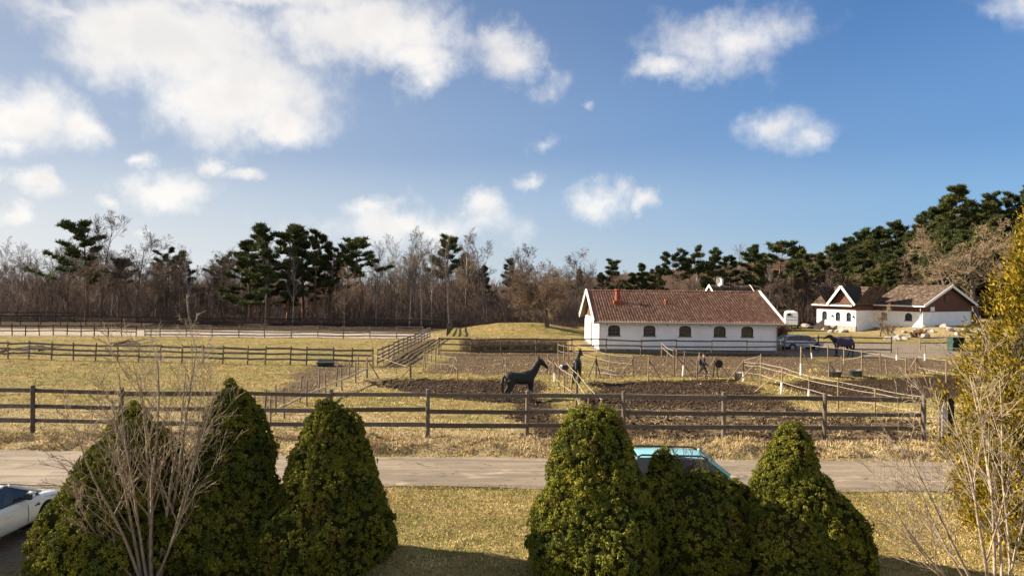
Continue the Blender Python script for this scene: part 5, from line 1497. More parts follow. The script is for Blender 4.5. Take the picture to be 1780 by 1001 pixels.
# standout pines, left to right
WOODP = [
    (152, 388, 116, 'wide', 'tall spreading pine standing alone at the left of the wood', 1.0),
    (208, 452, 120, 'flat', 'small flat-topped pine right of the lone tall pine', .9),
    (292, 440, 126, 'flat', 'flat-topped pine rising over the purple thicket, left of two', .9),
    (324, 436, 128, 'full', 'dark pointed pine over the purple thicket, right of two', .9),
    (385, 448, 132, 'flat', 'low pine crown left of the pine clump', .9),
    (436, 418, 116, 'full', 'leftmost pine of the dense clump behind the arena', 1.15),
    (468, 390, 114, 'full', 'tallest pine of the dense clump behind the arena', 1.1),
    (500, 392, 116, 'tall', 'second tall pine in the dense clump behind the arena', 1.15),
    (528, 402, 120, 'full', 'middle pine of the dense clump, slightly lower', 1.0),
    (552, 400, 116, 'wide', 'open-branched pine at the right of the dense clump', .85),
    (582, 428, 119, 'wide', 'lower pine leaning out at the right end of the clump', .85),
    (628, 418, 116, 'flat', 'wide pine with a long right-hand bough beyond the clump', 1.1),
    (600, 440, 126, 'flat', 'low dark pine between the clump and the wide pine', 1.0),
    (775, 410, 118, 'tall', 'slim grey-green pine among the birches', .9),
    (815, 440, 122, 'full', 'dark low pine right of the birches', .9),
    (842, 462, 124, 'full', 'dark pine at the left edge of the old fruit tree', .9),
    (888, 452, 128, 'tall', 'pine tip showing over the left of the old fruit tree', .8),
    (1012, 468, 126, 'full', 'dark pine tip showing right of the old fruit tree', .8),
    (1042, 474, 122, 'full', 'low dark pine left of the stable gable', 1.0),
    (1070, 452, 122, 'tall', 'slim pine over the left end of the stable roof', 1.0),
    (1092, 474, 124, 'full', 'low bushy pine behind the stable chimney', 1.1),
    (1113, 458, 122, 'full', 'pointed dark pine behind the stable ridge', .8),
    (1135, 476, 126, 'flat', 'low pine in the gap behind the stable ridge', 1.0),
    (1150, 462, 120, 'full', 'low pine left of the two round-topped pines', .8),
    (1172, 442, 120, 'flat', 'round-topped pine behind the stable, left of two', .9),
    (1196, 438, 121, 'flat', 'round-topped pine behind the stable, right of two', .95),
    (1226, 462, 126, 'flat', 'low pine behind the satellite dish', .9),
    (1248, 431, 120, 'full', 'tall dark pine above the satellite dish', .9),
    (1272, 445, 124, 'tall', 'thin pine right of the satellite dish', .9),
    (1302, 427, 120, 'tall', 'tall pine above the cottage roof', 1.0),
    (1328, 440, 126, 'full', 'dense pine right of the cottage roof', .9),
    (1352, 424, 122, 'flat', 'broad pine above the right end of the stable', 1.05),
    (1378, 440, 128, 'full', 'pine behind the white trailer', .9),
    (1400, 430, 126, 'tall', 'pale pine at the foot of the wooded hill', .95),
    (1422, 440, 130, 'full', 'dense pine at the foot of the wooded hill', .95),
    (1446, 424, 128, 'full', 'pointed pine where the wooded hill begins to climb', .9)]
for (px, top, Y, s, lab, wd) in WOODP:
    lst = PINES_YELLOW[s] if ('pale' in lab and s in PINES_YELLOW) else PINES[s]
    tree_at(px, top, Y - (9 if px < 700 else 0), pick(lst, s), 15, 'pine_tree', lab, None, wd * 1.22)
# pines on the hill: skyline first, then the slope below it
SKY = [(1478, 412), (1498, 398), (1512, 404), (1530, 394), (1550, 388), (1572, 384), (1592, 374), (1612, 362), (1632, 350), (1652, 340), (1690, 348), (1712, 338), (1735, 346), (1756, 334), (1785, 326), (1815, 318), (1850, 322)]
def sky_label(px):
    z_ = ('lowest on the skyline where the hill begins' if px < 1520 else 'on the skyline above the annex ridge' if px < 1580 else 'on the rising skyline left of the tallest pine' if px < 1660
          else 'on the skyline right of the tallest pine' if px < 1740 else 'on the skyline behind the golden conifer')
    return 'dark pine ' + z_, 'dark pines ' + z_
for i, (px, top) in enumerate(SKY):
    tree_at(px, top, 146 - i * .6, pick(PINES[('full', 'wide', 'tall')[i % 3]], 'hs'), 15, 'pine_tree', *sky_label(px), 1.1)
tree_at(1668, 321, 134, PINES_YELLOW['full'][0], 15, 'pine_tree', 'tallest pine on the skyline of the wooded hill', None, 1.15)
hr = random.Random(31)
def hill_label(is_yellow, px):
    a = ('yellowish' if is_yellow else 'dark') + ' pine on the wooded hill '
    z_ = 'left of the annex cross gable' if px < 1470 else 'above the cross gable of the annex' if px < 1530 else 'above the annex ridge' if px < 1600 else 'above the annex gable end' if px < 1690 else 'behind the golden conifer'
    return a + z_, a.replace(' pine ', ' pines ') + z_
for i in range(62):
    px = hr.uniform(1470, 1830); fr_ = hr.random()
    sky_y = np.interp(px, [1440, 1500, 1600, 1668, 1800], [425, 398, 370, 335, 325])
    top = sky_y + 16 + fr_ * 75
    Y = 142 - fr_ * 30
    mats_ = PINES_YELLOW if hr.random() < .35 else PINES
    tree_at(px, top, Y, pick(mats_[('full', 'wide', 'tall')[i % 3]], 'hp%d' % (mats_ is PINES)), 15, 'pine_tree', *hill_label(mats_ is PINES_YELLOW, px), 1.15)
# birches and bare trees that stand out
BARE = [
    ('birch', 12, 430, 128, 'thin birch at the far left edge of the wood', 1.0), ('birch', 32, 432, 128, 'second thin birch from the far left edge', 1.0), ('birch', 58, 440, 130, 'third thin birch from the far left edge', 1.0),
    ('broad', 178, 398, 115, 'tall bare tree just right of the lone pine', .95), ('broad', 110, 436, 124, 'bare tree left of the lone pine', 1.0),
    ('broad', 240, 424, 114, 'bare round-topped tree with dark forked trunk', 1.1), ('warm', 270, 470, 108, 'leaning bare tree with dark trunk behind the arena', 1.0),
    ('warm', 150, 470, 106, 'low bare tree below the lone pine', 1.3), ('birch', 330, 440, 118, 'pale-stemmed birch in the purple thicket', .9),
    ('birch', 462, 440, 112, 'birch with pale stem below the pine clump', .9), ('birch', 510, 446, 112, 'slender birch below the tall pines', .8), ('warm', 600, 478, 106, 'multi-stemmed bare tree below the wide pine', 1.2),
    ('birch', 655, 428, 116, 'birch right of the wide pine', .9), ('birch', 690, 424, 118, 'birch with upright twigs, left of the tall birch pair', .95), ('birch', 713, 420, 112, 'white-stemmed birch, left of the tall pair', .9),
    ('birch', 734, 412, 112, 'white-stemmed birch, right of the tall pair', .95), ('birch', 752, 430, 116, 'thin birch between the tall pair and the grey-green pine', .85), ('birch', 782, 426, 110, 'white-trunked birch at the end of the arena', .9),
    ('birch', 812, 420, 120, 'bare birch crown right of the grey-green pine', 1.0), ('broad', 845, 432, 122, 'bare grey tree left of the old fruit tree', 1.0), ('broad', 905, 446, 124, 'bare crown over the old fruit tree', 1.0),
    ('broad', 1000, 452, 120, 'bare tree right of the old fruit tree', 1.0), ('birch', 1214, 446, 122, 'bare birch between the stable pines', .8), ('birch', 1282, 434, 126, 'tall bare birch above the cottage', .8),
    ('warm', 1372, 492, 116, 'small bare tree behind the white trailer', 1.0), ('birch', 1345, 470, 116, 'pale trunk right of the stable ridge', .8),
    ('oak', 1555, 450, 124, 'bare oak behind the ridge of the annex building, left of two', 1.1), ('oak', 1602, 442, 122, 'bare oak behind the ridge of the annex building, right of two', 1.1), ('oak', 1510, 468, 122, 'low bare tree behind the cross gable of the annex', 1.0), ('oak', 1470, 472, 122, 'bare tree left of the annex building', 1.0),
    ('oak', 1655, 402, 108, 'pale bare oak right of the annex gable', 1.15), ('oak', 1702, 396, 105, 'tall pale oak with thick trunk left of the golden conifer', 1.2), ('oak', 1742, 400, 110, 'pale oak mostly behind the golden conifer', 1.15), ('oak', 1625, 440, 116, 'bare oak above the annex gable', 1.1)]
for (kd, px, top, Y, lab, wd) in BARE:
    ms, h0 = LEAFLESS[kd]
    tree_at(px, top, Y - (8.5 if px < 860 and Y < 122 else 0), pick(ms, kd), h0, 'birch_tree' if kd == 'birch' else ('oak_tree' if kd == 'oak' else 'leafless_tree'), lab, None, wd)
# the crowded wood behind the arena
wr_ = random.Random(5)
def wood_top(px):
    return np.interp(px, [-200, 0, 120, 300, 420, 600, 700, 850, 1000, 1200, 1400], [455, 458, 450, 456, 450, 462, 452, 456, 462, 478, 474])
def wood_label(kd, px):
    zone = ('left of the lone tall pine' if px < 130 else 'between lone pine and pine clump' if px < 420 else 'around the dense pine clump' if px < 660
            else 'among the birches' if px < 850 else 'around the old fruit tree' if px < 1040 else 'behind the long stable roof')
    look = {'slim': 'slim bare tree', 'broad': 'spreading bare tree', 'warm': 'warm brown bare tree', 'birch': 'pale-stemmed small birch'}[kd]
    return look + ' in the wood ' + zone, look + 's of the wood ' + zone
for i in range(190):
    px = wr_.uniform(-180, 1040) if i < 160 else wr_.uniform(1040, 1460)
    Y = wr_.uniform(107, 144); top = wood_top(px) + wr_.uniform(0, 30)
    kd = wr_.choices(['slim', 'broad', 'warm', 'birch'], [5, 3, 2, 1])[0]
    ms, h0 = LEAFLESS[kd]
    tree_at(px, top, Y, pick(ms, kd), h0, 'leafless_tree', *wood_label(kd, px), 1.05)
# big old fruit tree on the grassy hump
orch = make_tree('orchard', 909, 9.5, M_BARK, M_TWIG_WARM)
p = G(952, 580); p = Vector((p.x, 90.5, 0))
put_tree('fruit_tree', orch, 9.5, p.x, p.y, 9.5, 'wide old bare fruit tree beside the grassy hump left of the stable', None, 'tree', 1.0, .4)

# thicket under the wood, and the far wood on the ridge: nobody could count these stems
def thicket(name, label, n, xr, yr, hr_, lean, rad, mat, seed):
    g = np.random.default_rng(seed)
    x = g.uniform(*xr, n); y = g.uniform(*yr, n); z = terrain(x, y)
    dens = fbm(x * .12, y * .12); keep = g.random(n) < np.clip((dens - .25) * 2.2, .12, 1)
    x, y, z = x[keep], y[keep], z[keep]; n = len(x)
    h = g.uniform(*hr_, n) * (.55 + .9 * fbm(x * .18 + 9, y * .18))
    st = g.random(n) * .7 * h
    a = np.stack([x, y, z + st * .8 - .1], -1)
    d = np.stack([g.normal(0, lean, n), g.normal(0, lean, n), np.ones(n)], -1); d /= np.linalg.norm(d, axis=1, keepdims=True)
    L = (h - st) * g.uniform(.5, 1.0, n); b = a + d * L[:, None]
    s = np.cross(d, g.normal(size=(n, 3))); s /= np.linalg.norm(s, axis=1, keepdims=True); t_ = np.cross(d, s)
    r = (rad * g.uniform(.5, 1.5, n))[:, None]
    V = np.stack([a + s * r, a - s * r * .5 + t_ * r * .87, a - s * r * .5 - t_ * r * .87, b], 1).reshape(-1, 3)
    k = (np.arange(n) * 4)[:, None]
    F = np.stack([np.concatenate([k, k + 1, k + 3], 1), np.concatenate([k + 1, k + 2, k + 3], 1), np.concatenate([k + 2, k, k + 3], 1)], 1).reshape(-1, 3)
    o = link(name, mesh_np(name, V, F, mat)); tag(o, label, 'undergrowth', kind='stuff'); return o
thicket('undergrowth', 'leafless purple-brown undergrowth filling the wood behind the arena', 62000, (-125, 14), (106, 146), (2.5, 9.5), .32, .024, M_TWIG, 1)
thicket('undergrowth', 'low dark brush along the foot of the wood', 26000, (-110, 12), (103, 110), (.6, 2.2), .6, .012, M_TWIG, 2)
thicket('undergrowth', 'brown undergrowth behind the stable and below the hill pines', 42000, (8, 120), (112, 150), (2.0, 8.0), .34, .022, M_TWIG, 3)
thicket('far_wood', 'distant dark wood on the low ridge', 34000, (-260, 120), (160, 225), (3, 9.0), .22, .14, M_TWIG, 4)
# clipped leafless hedge before the grassy hump
g_ = np.random.default_rng(8)
hx0, hx1 = AT(800, 600, 64).x, AT(986, 600, 64).x
thick_pts = []
n = 9000
x = g_.uniform(hx0, hx1, n); y = g_.normal(64.3, .28, n); z = g_.uniform(.0, 1.15, n)
d = g_.normal(size=(n, 3)) * np.array([.5, .4, .8]); d /= np.linalg.norm(d, axis=1, keepdims=True)
segs = [(tuple(a), tuple(a + v * l), .012, .008) for a, v, l in zip(np.stack([x, y, z], -1), d, g_.uniform(.15, .4, n))]
e = empty('hedge', (0, 0, 0), 0, 'low brown leafless hedge behind the fence left of the stable', 'hedge')
link('twigs', segs_mesh('twigs', segs, 3, M_TWIG_WARM), e)
link('stems', segs_mesh('stems', [((xx, 64.3 + random.gauss(0, .15), -.1), (xx + random.gauss(0, .15), 64.3 + random.gauss(0, .15), .9), .03, .018) for xx in np.arange(hx0, hx1, .28)], 5, M_BARK), e)
# round rust-brown bush between stable and silver car
def twig_bush(label, loc, R, H, n, mat, seed, name='bush'):
    r = random.Random(seed); out = [[], []]
    P = dict(levels=3, min=.012); P[0] = dict(n=4, w=.12, up=.03, k=9, t0=.2, a=32, l=.5); P[1] = dict(n=3, w=.14, up=.04, k=6, t0=.15, a=32, l=.5); P[2] = dict(n=2, w=.15, up=.03, k=0, t0=0, a=0, l=0)
    for k in range(n):
        th = r.random() * 6.28; rr = r.random() ** .5
        branch(out, r, Vector((math.cos(th) * .25 * R * rr, math.sin(th) * .25 * R * rr, -.1)), Vector((math.cos(th) * rr * R / H, math.sin(th) * rr * R / H, 1)), H * r.uniform(.8, 1.1), .03, 0, P)
    e = empty(name, loc, 0, label, 'bush'); link('stems', segs_mesh('stems', out[0], 5, M_BARK), e); link('twigs', segs_mesh('twigs', out[1], 3, mat), e); return e
M_RUST = foliage('rust_twigs', [(.12, .05, .03), (.2, .09, .05), (.28, .14, .08)], .85, .5, isl=.6)
q = AT(1362, 590, 71.5)
twig_bush('round rust-brown bush at the right end of the stable', (q.x - .6, 73.5, tz(q.x, 73.5)), 1.9, 2.3, 46, M_RUST, 3)
q = AT(1516, 560, 92); put_tree('sapling', LEAFLESS['oak'][0][1], 13, q.x, 90, 4.2, 'small bare sapling in front of the shaded annex wall', None, 'tree', .9)
q = AT(1556, 560, 92); twig_bush('small pale bush against the sunlit annex wall', (q.x, 93.5, tz(q.x, 93.5)), .9, 1.5, 12, M_TWIG_OAK, 5)
q = AT(1590, 588, 90); twig_bush('low rust bush among the rocks of the bank', (q.x, 89, tz(q.x, 89)), 1.3, 1.0, 24, M_RUST, 6)

# ------------------------------------------------------------------ dwarf spruces on the near lawn
def dwarf(label, px, Y, seed, tops, pe=(2.2, .6), lean=0.0, knobs=88, tuft=22, size=.024):
    """tops: list of (dx, dy, height, radius) lobes; the skin of every lobe is covered with small rounded knobs of needles"""
    g = np.random.default_rng(seed)
    x0 = AT(px, 600, Y).x
    e = empty('dwarf_spruce', (x0, Y, tz(x0, Y) - .03), 0, label, 'tree')
    def prof(t):
        return np.clip((1 - np.clip(t, 0, 1) ** pe[0]) ** pe[1] * (.88 + .14 * np.minimum(1, t / .25)), .02, 1.1)
    def lump(th, z, k):                                # broad swellings and folds of the skin
        return 1 + .46 * (fbm(np.cos(th) * 1.6 + seed * 7 + k * 3, np.sin(th) * 1.6 + z * 1.9, 3) - .5) + .26 * (fbm(np.cos(th) * 4.5 + seed, np.sin(th) * 4.5 + z * 5.0 + k, 2) - .5)
    ts = np.linspace(0, 1, 200); cdf = np.cumsum(prof(ts) + .10); cdf /= cdf[-1]
    core = MB(); C, Rr, N_ = [], [], []
    for k, (dx, dy, h, r) in enumerate(tops):
        n = int(knobs * 2 * math.pi * r * h * 1.15)
        t = np.interp(g.random(n), cdf, ts); th = g.random(n) * 2 * np.pi
        rr = r * prof(t) * lump(th, t * h, k) * (g.uniform(.955, 1.02, n) + (g.random(n) < .035) * g.uniform(.03, .09, n))
        C.append(np.stack([dx + lean * t * h + rr * np.cos(th), dy + rr * np.sin(th), t * h], -1)); Rr.append(g.uniform(.045, .085, n))
        nrm = np.stack([np.cos(th), np.sin(th), .15 + .9 * t ** 2], -1); N_.append(nrm / np.linalg.norm(nrm, axis=1, keepdims=True))
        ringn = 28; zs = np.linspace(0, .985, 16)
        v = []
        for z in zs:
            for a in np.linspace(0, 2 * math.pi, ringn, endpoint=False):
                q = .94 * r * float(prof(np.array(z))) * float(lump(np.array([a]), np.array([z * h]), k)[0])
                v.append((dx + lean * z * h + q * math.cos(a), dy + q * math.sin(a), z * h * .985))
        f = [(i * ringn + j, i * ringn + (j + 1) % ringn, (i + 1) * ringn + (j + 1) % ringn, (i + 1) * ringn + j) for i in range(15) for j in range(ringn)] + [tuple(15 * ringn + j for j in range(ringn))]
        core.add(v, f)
    C, Rr, N_ = np.concatenate(C), np.concatenate(Rr), np.concatenate(N_)
    keep = np.ones(len(C), bool)                       # drop knobs buried inside another lobe
    for (dx, dy, h, r) in tops:
        q = np.hypot(C[:, 0] - dx - lean * C[:, 2], C[:, 1] - dy)
        keep &= ~((q < r * prof(C[:, 2] / h) * .80) & (C[:, 2] < h * .95))
    C, Rr, N_ = C[keep], Rr[keep], N_[keep]
    m = len(C)
    u = g.normal(size=(m, tuft, 3)); u /= np.linalg.norm(u, axis=2, keepdims=True)
    u = u + N_[:, None] * .85; u /= np.linalg.norm(u, axis=2, keepdims=True)
    p = (C[:, None] + u * (Rr[:, None, None] * g.uniform(.85, 1.06, (m, tuft, 1)))).reshape(-1, 3); u = u.reshape(-1, 3); n = len(p)
    V = []
    for b in range(2):
        d = g.normal(size=(n, 3)) + np.array([0, 0, .5]) + u * .5; d /= np.linalg.norm(d, axis=1, keepdims=True)
        s = np.cross(d, u + g.normal(size=(n, 3)) * .25); s /= np.linalg.norm(s, axis=1, keepdims=True) + 1e-9
        L = size * g.uniform(.7, 1.5, (n, 1)); w = L * g.uniform(.35, .6, (n, 1))
        V.append(np.stack([p - s * w - d * L * .6, p + s * w - d * L * .6, p + d * L], 1))
    V = np.concatenate(V, 0).reshape(-1, 3)
    link('crown', mesh_np('crown', V, np.arange(len(V)).reshape(-1, 3), M_DWARF), e)
    core.build('dark_core', M_DWARF_CORE, e, smooth=True)  # solid core added to block light and keep the gaps dark
    MB().tube([(0, 0, -.2), (0, 0, tops[0][2] * .5)], [.12, .05], 8).build('trunk', M_BARK, e)
    return e
dwarf('leftmost dwarf spruce, broad and leaning, beside the white car', 226, 15.6, 1, [(0, 0, 3.45, 1.05), (-.5, -.35, 2.6, .95), (.5, .2, 2.9, .95), (-.85, -.75, 1.7, .8), (-.2, -1.0, 1.7, .9)], (2.1, .7), .02)
dwarf('tall dwarf spruce behind the bare shrub, second from the left', 408, 16.0, 2, [(0, 0, 3.75, 1.0), (-.12, 0, 3.98, .42), (.25, -.5, 2.6, 1.05), (-.35, -.8, 1.8, 1.0), (.6, -1.0, 1.5, .85)], (2.8, .58))
dwarf('dark dwarf spruce left of the open lawn, third from the left', 572, 15.7, 3, [(.08, 0, 3.42, .95), (-.06, 0, 3.62, .42), (.14, -.2, 2.7, 1.08), (.3, -.35, 1.7, 1.14), (-.25, -.7, 1.5, 1.0)], (4.2, .5))
dwarf('tallest sunlit dwarf spruce right of the open lawn', 1034, 15.6, 4, [(0, 0, 3.55, .98), (.12, -.1, 2.7, 1.1), (-.35, -.4, 1.9, 1.0), (.42, -.5, 2.0, .98), (-.62, -.75, 1.25, .78), (.2, -1.0, 1.4, .9)], (4.2, .47))
dwarf('low spreading dwarf spruce in front of the turquoise car', 1200, 16.0, 5, [(-.55, 0, 2.45, .55), (.35, -.1, 1.98, 1.0), (.0, -.6, 1.8, 1.1), (-.85, -.4, 1.9, .75), (.95, .1, 1.75, .75)], (2.8, .55))
dwarf('rightmost dwarf spruce with pointed top and ragged skirt', 1380, 15.6, 6, [(0, 0, 3.2, .70), (-.2, 0, 2.6, .84), (.1, -.15, 2.3, 1.0), (.55, -.4, 1.75, .98), (-.45, -.6, 1.6, .85), (.72, -.7, 1.2, .8)], (2.6, .6))
# spruce sprigs and red twigs poking out of the low spruce
def spray(label, px, top, Y, n, mat, H, seed, name):
    r = random.Random(seed); q = AT(px, top, Y); z = q.z - H; out = [[], []]
    P = dict(levels=2, min=.005); P[0] = dict(n=4, w=.05, up=.05, k=14, t0=.15, a=48, l=.3); P[1] = dict(n=2, w=.1, up=.06, k=0, t0=0, a=0, l=0)
    for k in range(n): branch(out, r, Vector((r.gauss(0, .14), r.gauss(0, .1), 0)), Vector((r.gauss(0, .12), 0, 1)), H * r.uniform(.75, 1.0), .012, 0, P)
    e = empty(name, (q.x, Y, z), 0, label, 'plant'); link('stems', segs_mesh('stems', out[0], 5, mat), e); link('twigs', segs_mesh('twigs', out[1], 4, mat), e); return e
M_SPRIG = simple('spruce_sprig', (.045, .06, .014), (.08, .085, .02), 8, .7)
M_REDTW = simple('red_twig', (.14, .065, .05), (.10, .05, .04), 8, .7)
spray('upright bare reddish twigs rising from the low spruce', 1192, 766, 15.9, 5, M_REDTW, 1.0, 2, 'twig_cluster')
spray('thin green spruce leader rising from the low spruce', 1236, 770, 15.9, 3, M_SPRIG, 1.0, 4, 'spruce_sprig')

# ------------------------------------------------------------------ golden cypress at the right edge
def golden():
    g = np.random.default_rng(12); x0 = AT(1860, 600, 17.0).x; Y = 17.0
    e = empty('golden_cypress', (x0, Y, tz(x0, Y)), 0, 'tall golden-yellow conifer at the right edge', 'tree')
    H, R = 10.9, 3.25
    n = 1900
    t = np.sort(g.random(n) ** 1.25); th = g.random(n) * 2 * np.pi
    r = R * np.clip((1 - t) ** .95 * (.70 + .34 * np.minimum(1, t / .25)), .05, 1.2) * g.uniform(.66, 1.06, n) * (1 + .12 * np.sin(4 * th + 9 * t))
    C = np.stack([r * np.cos(th), r * np.sin(th), .2 + t * (H - .3)], -1)
    out = np.stack([np.cos(th), np.sin(th), np.zeros(n)], -1)
    V = []; per = 46
    for b in range(per):
        d = out * g.uniform(.1, .9, (n, 1)) + np.array([0, 0, 1]) * g.uniform(.3, 1.0, (n, 1)) + g.normal(size=(n, 3)) * .3; d /= np.linalg.norm(d, axis=1, keepdims=True)
        s = np.cross(d, out + g.normal(size=(n, 3)) * .7); s /= np.linalg.norm(s, axis=1, keepdims=True)
        p = C + g.normal(size=(n, 3)) * np.array([.10, .10, .19])
        L = g.uniform(.035, .10, (n, 1)); w = L * g.uniform(.2, .42, (n, 1))
        V.append(np.stack([p - d * L * .5, p + s * w, p + d * L, p - s * w], 1))
    V = np.concatenate(V).reshape(-1, 3)
    link('crown', mesh_np('crown', V, np.arange(len(V)).reshape(-1, 4), M_GOLD), e)
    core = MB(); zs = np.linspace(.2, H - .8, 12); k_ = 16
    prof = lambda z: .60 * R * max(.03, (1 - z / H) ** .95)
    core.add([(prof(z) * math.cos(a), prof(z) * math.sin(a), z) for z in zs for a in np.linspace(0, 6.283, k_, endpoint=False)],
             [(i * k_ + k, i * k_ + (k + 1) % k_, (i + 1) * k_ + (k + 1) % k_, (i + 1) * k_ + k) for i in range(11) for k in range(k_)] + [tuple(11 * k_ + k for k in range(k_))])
    core.build('dark_core', M_GOLD_CORE, e, smooth=True)  # solid dark core closing the crown behind the sprays, not real branches
    MB().tube([(0, 0, -.2), (0, 0, H * .8)], [.2, .04], 8).build('trunk', M_BARK, e)
golden()

# ------------------------------------------------------------------ bare shrubs close to the viewer
def shrub(label, px, Y, stems, mat, seed, kids, name='bare_shrub', lens=(.42, .5, .5), up=.05, thin=.006):
    r = random.Random(seed); x0 = AT(px, 600, Y).x
    e = empty(name, (x0, Y, tz(x0, Y) - .03), 0, label, 'shrub')
    P = dict(levels=4, min=thin)
    P[0] = dict(n=9, w=.045, up=up, k=kids[0], t0=.25, a=32, l=lens[0]); P[1] = dict(n=5, w=.06, up=up * 1.2, k=kids[1], t0=.2, a=34, l=lens[1])
    P[2] = dict(n=4, w=.07, up=up, k=kids[2], t0=.15, a=34, l=lens[2]); P[3] = dict(n=2, w=.08, up=.04, k=0, t0=0, a=0, l=0)
    for (bx, by, dx, dy, L, rad) in stems:
        out = [[], [], []]
        branch(out, r, Vector((bx, by, -.05)), Vector((dx, dy, 1)), L, rad, 0, P)
        st = link('stem', segs_mesh('stem', out[0] + out[1], 6, mat, True), e)
        link('twigs', segs_mesh('twigs', out[2], 3, mat), st)['kind'] = 'stuff'
    return e
sr = random.Random(77)
shrub('leafless many-stemmed shrub in front of the two left spruces', 262, 14.3,
      [(-.12, 0, -.28, .0, 3.9, .04), (.0, .1, -.10, .1, 4.4, .045), (.06, 0, .02, .0, 4.6, .045), (.12, .1, .12, .05, 4.4, .04), (.2, 0, .26, .0, 4.0, .036), (-.05, -.1, -.48, -.1, 3.6, .035), (.15, -.1, .42, -.1, 3.6, .03), (-.2, .0, -.95, -.1, 2.2, .028), (.1, .1, .18, .2, 4.9, .04), (.0, -.05, -.2, -.05, 4.4, .035)],
      M_SHRUB, 21, (9, 5, 4), lens=(.36, .5, .5), thin=.0045)
shrub('whitish bare birch shrub at the right corner before the golden conifer', 1738, 13.2,
      [(-.1, 0, -.45, .1, 3.9, .035), (0, 0, -.22, .0, 4.3, .035), (.05, .1, -.06, .1, 4.6, .035), (.1, 0, .1, .0, 4.6, .03), (-.15, -.1, -.95, .05, 3.4, .03), (.15, .1, .3, .0, 4.0, .03), (-.2, .1, -1.35, .1, 2.8, .026), (-.05, .15, -.6, .3, 3.6, .028), (.25, 0, .02, .05, 4.5, .03)],
      M_SHRUB2, 33, (7, 5, 3), lens=(.40, .5, .5), up=.03, thin=.0045)

# ================================================================== GRASS, STRAW AND CLODS (uncountable)
def blades(name, label, x, y, h, mat, seed, width=.010, lean=.7, cat='grass'):
    g = np.random.default_rng(seed); n = len(x); z = terrain(x, y)
    th = g.random(n) * 2 * np.pi; d = np.stack([np.cos(th) * lean * g.uniform(.2, 1.3, n), np.sin(th) * lean * g.uniform(.2, 1.3, n), np.ones(n)], -1)
    d /= np.linalg.norm(d, axis=1, keepdims=True)
    s = np.stack([-np.sin(th + g.normal(0, .8, n)), np.cos(th + g.normal(0, .8, n)), np.zeros(n)], -1)
    a = np.stack([x, y, z - .01], -1); w = (width * g.uniform(.6, 1.5, n))[:, None]
    V = np.stack([a - s * w, a + s * w, a + d * h[:, None]], 1).reshape(-1, 3)
    o = link(name, mesh_np(name, V, np.arange(len(V)).reshape(-1, 3), mat)); tag(o, label, cat, kind='stuff'); return o
g = np.random.default_rng(55)
n = 210000; x = g.uniform(-10.5, 17, n); y = g.uniform(13.2, ROAD_NEAR - .05, n)
k = g.random(n) < .35 + .9 * fbm(x * 1.1, y * 1.1); x, y = x[k], y[k]
blades('lawn_grass', 'short tan and olive lawn grass between the spruces and the road', x, y, g.uniform(.02, .075, len(x)) * (.5 + fbm(x * .9, y * .9)), M_LAWN, 56, .009, 1.0)
# matted straw tussocks on the verge and along the fence
def tussocks(name, label, n, xr, yr, per, hgt, rad, mat, seed, density=None, cat='grass', width=.012, lean=1.0):
    g = np.random.default_rng(seed); cx = g.uniform(*xr, n); cy = g.uniform(*yr, n)
    if density is not None:
        k = g.random(n) < density(cx, cy); cx, cy = cx[k], cy[k]
    m = len(cx); x = (cx[:, None] + g.normal(0, rad, (m, per))).ravel(); y = (cy[:, None] + g.normal(0, rad, (m, per))).ravel()
    h = np.repeat(g.uniform(.5, 1.3, m) * hgt, per) * g.uniform(.6, 1.2, m * per)
    return blades(name, label, x, y, h, mat, seed + 1, width, lean, cat)
tussocks('verge_straw', 'matted pale straw on the bumpy verge under the roadside fence', 4200, (-36, 36), (ROAD_FAR + .15, FENCE_Y + .6), 26, .17, .13, M_STRAWB, 60, lambda x, y: .25 + fbm(x * 1.2, y * 1.2), width=.013)
def not_bare(x, y):
    m = masks(x, y); return np.clip(1 - m[0] - .75 * m[2] - m[3] - m[5], 0, 1) * (.2 + fbm(x * .7, y * .7)) * .9
tussocks('field_grass', 'short yellowed grass of the near field and paddocks', 26000, (-42, 42), (FENCE_Y + .5, 54), 8, .11, .2, M_LAWN, 62, not_bare, width=.02)
tussocks('field_straw', 'pale dry tufts scattered through the field', 8500, (-42, 42), (FENCE_Y + .4, 46), 12, .10, .16, M_STRAWB, 64, lambda x, y: masks(x, y)[1] * .8 * (1 - .45 * masks(x, y)[0]) * ss(fbm(x * .9, y * .9), .35, .6) + .05, width=.016)
tussocks('field_edge_grass', 'dry grass edging the arena and the far field', 9000, (-62, 40), (54, 96), 7, .11, .28, M_STRAWB, 66, lambda x, y: not_bare(x, y) * .45, width=.03)
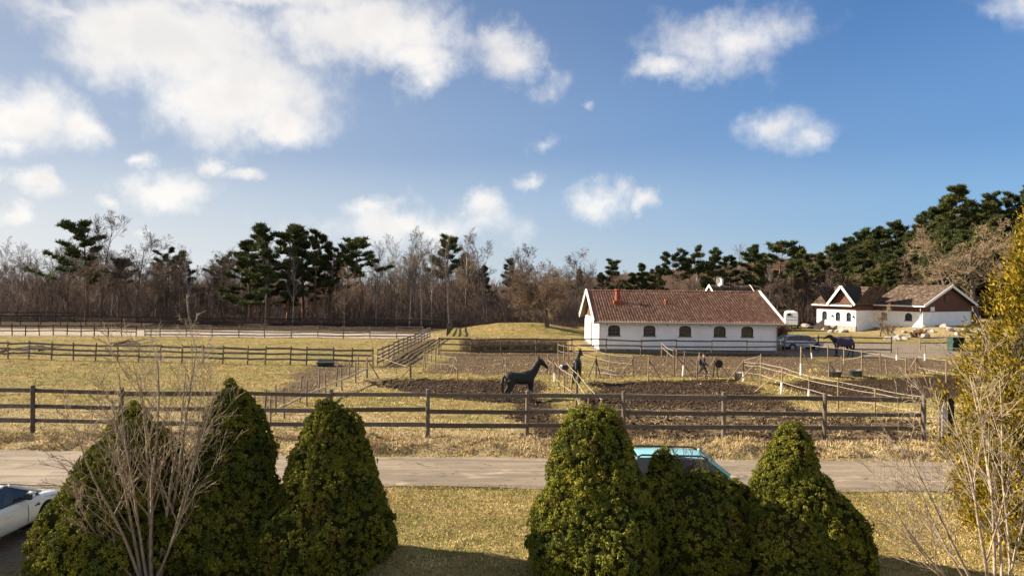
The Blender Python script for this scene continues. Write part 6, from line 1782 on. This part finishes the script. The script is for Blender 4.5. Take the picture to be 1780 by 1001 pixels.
tussocks('road_edge_grass', 'ragged grass creeping over the edges of the road', 2600, (-12, 34), (ROAD_NEAR - .25, ROAD_NEAR + .22), 12, .07, .10, M_LAWN, 68, lambda x, y: ss(fbm(x * .9, y * 2.0), .38, .62), width=.012)
tussocks('road_edge_straw', 'straw and leaves fallen along the far edge of the road', 2600, (-30, 34), (ROAD_FAR - .25, ROAD_FAR + .2), 10, .07, .12, M_STRAWB, 69, lambda x, y: ss(fbm(x * 1.1, y * 2.0), .38, .62), width=.013)
def clods(name, label, n, xr, yr, which, size, mat, seed):
    g = np.random.default_rng(seed); x = g.uniform(*xr, n); y = g.uniform(*yr, n)
    mk_ = masks(x, y); k = g.random(n) < mk_[which] * (.25 + .9 * fbm(x * 1.3, y * 1.3)) * (1 - .5 * mk_[1]); x, y = x[k], y[k]; n = len(x)
    s = size * g.uniform(.35, 1.3, n) ** 1.3; z = terrain(x, y)
    base = np.array([(1, 0, 0), (0, 1, 0), (-1, 0, 0), (0, -1, 0), (0, 0, .75), (0, 0, -.5)])
    V = base[None] * s[:, None, None] * g.uniform(.6, 1.3, (n, 6, 1)) * np.array([1.25, 1.0, .75])
    th = g.random(n) * 6.28; c, sn = np.cos(th)[:, None], np.sin(th)[:, None]
    V = np.stack([V[..., 0] * c - V[..., 1] * sn, V[..., 0] * sn + V[..., 1] * c, V[..., 2]], -1) + np.stack([x, y, z], -1)[:, None]
    tri = np.array([(0, 1, 4), (1, 2, 4), (2, 3, 4), (3, 0, 4), (1, 0, 5), (2, 1, 5), (3, 2, 5), (0, 3, 5)])
    F = ((np.arange(n) * 6)[:, None, None] + tri[None]).reshape(-1, 3)
    o = link(name, mesh_np(name, V.reshape(-1, 3), F, mat)); tag(o, label, 'mud', kind='stuff'); return o
clods('mud_clods', 'hoof-churned dark mud of the near paddocks', 46000, (-12, 26), (FENCE_Y + .3, 46), 0, .085, M_CLOD, 70)
clods('dirt_clods', 'trampled brown earth of the upper paddocks', 36000, (-14, 42), (30, 66), 2, .075, M_CLODL, 72)
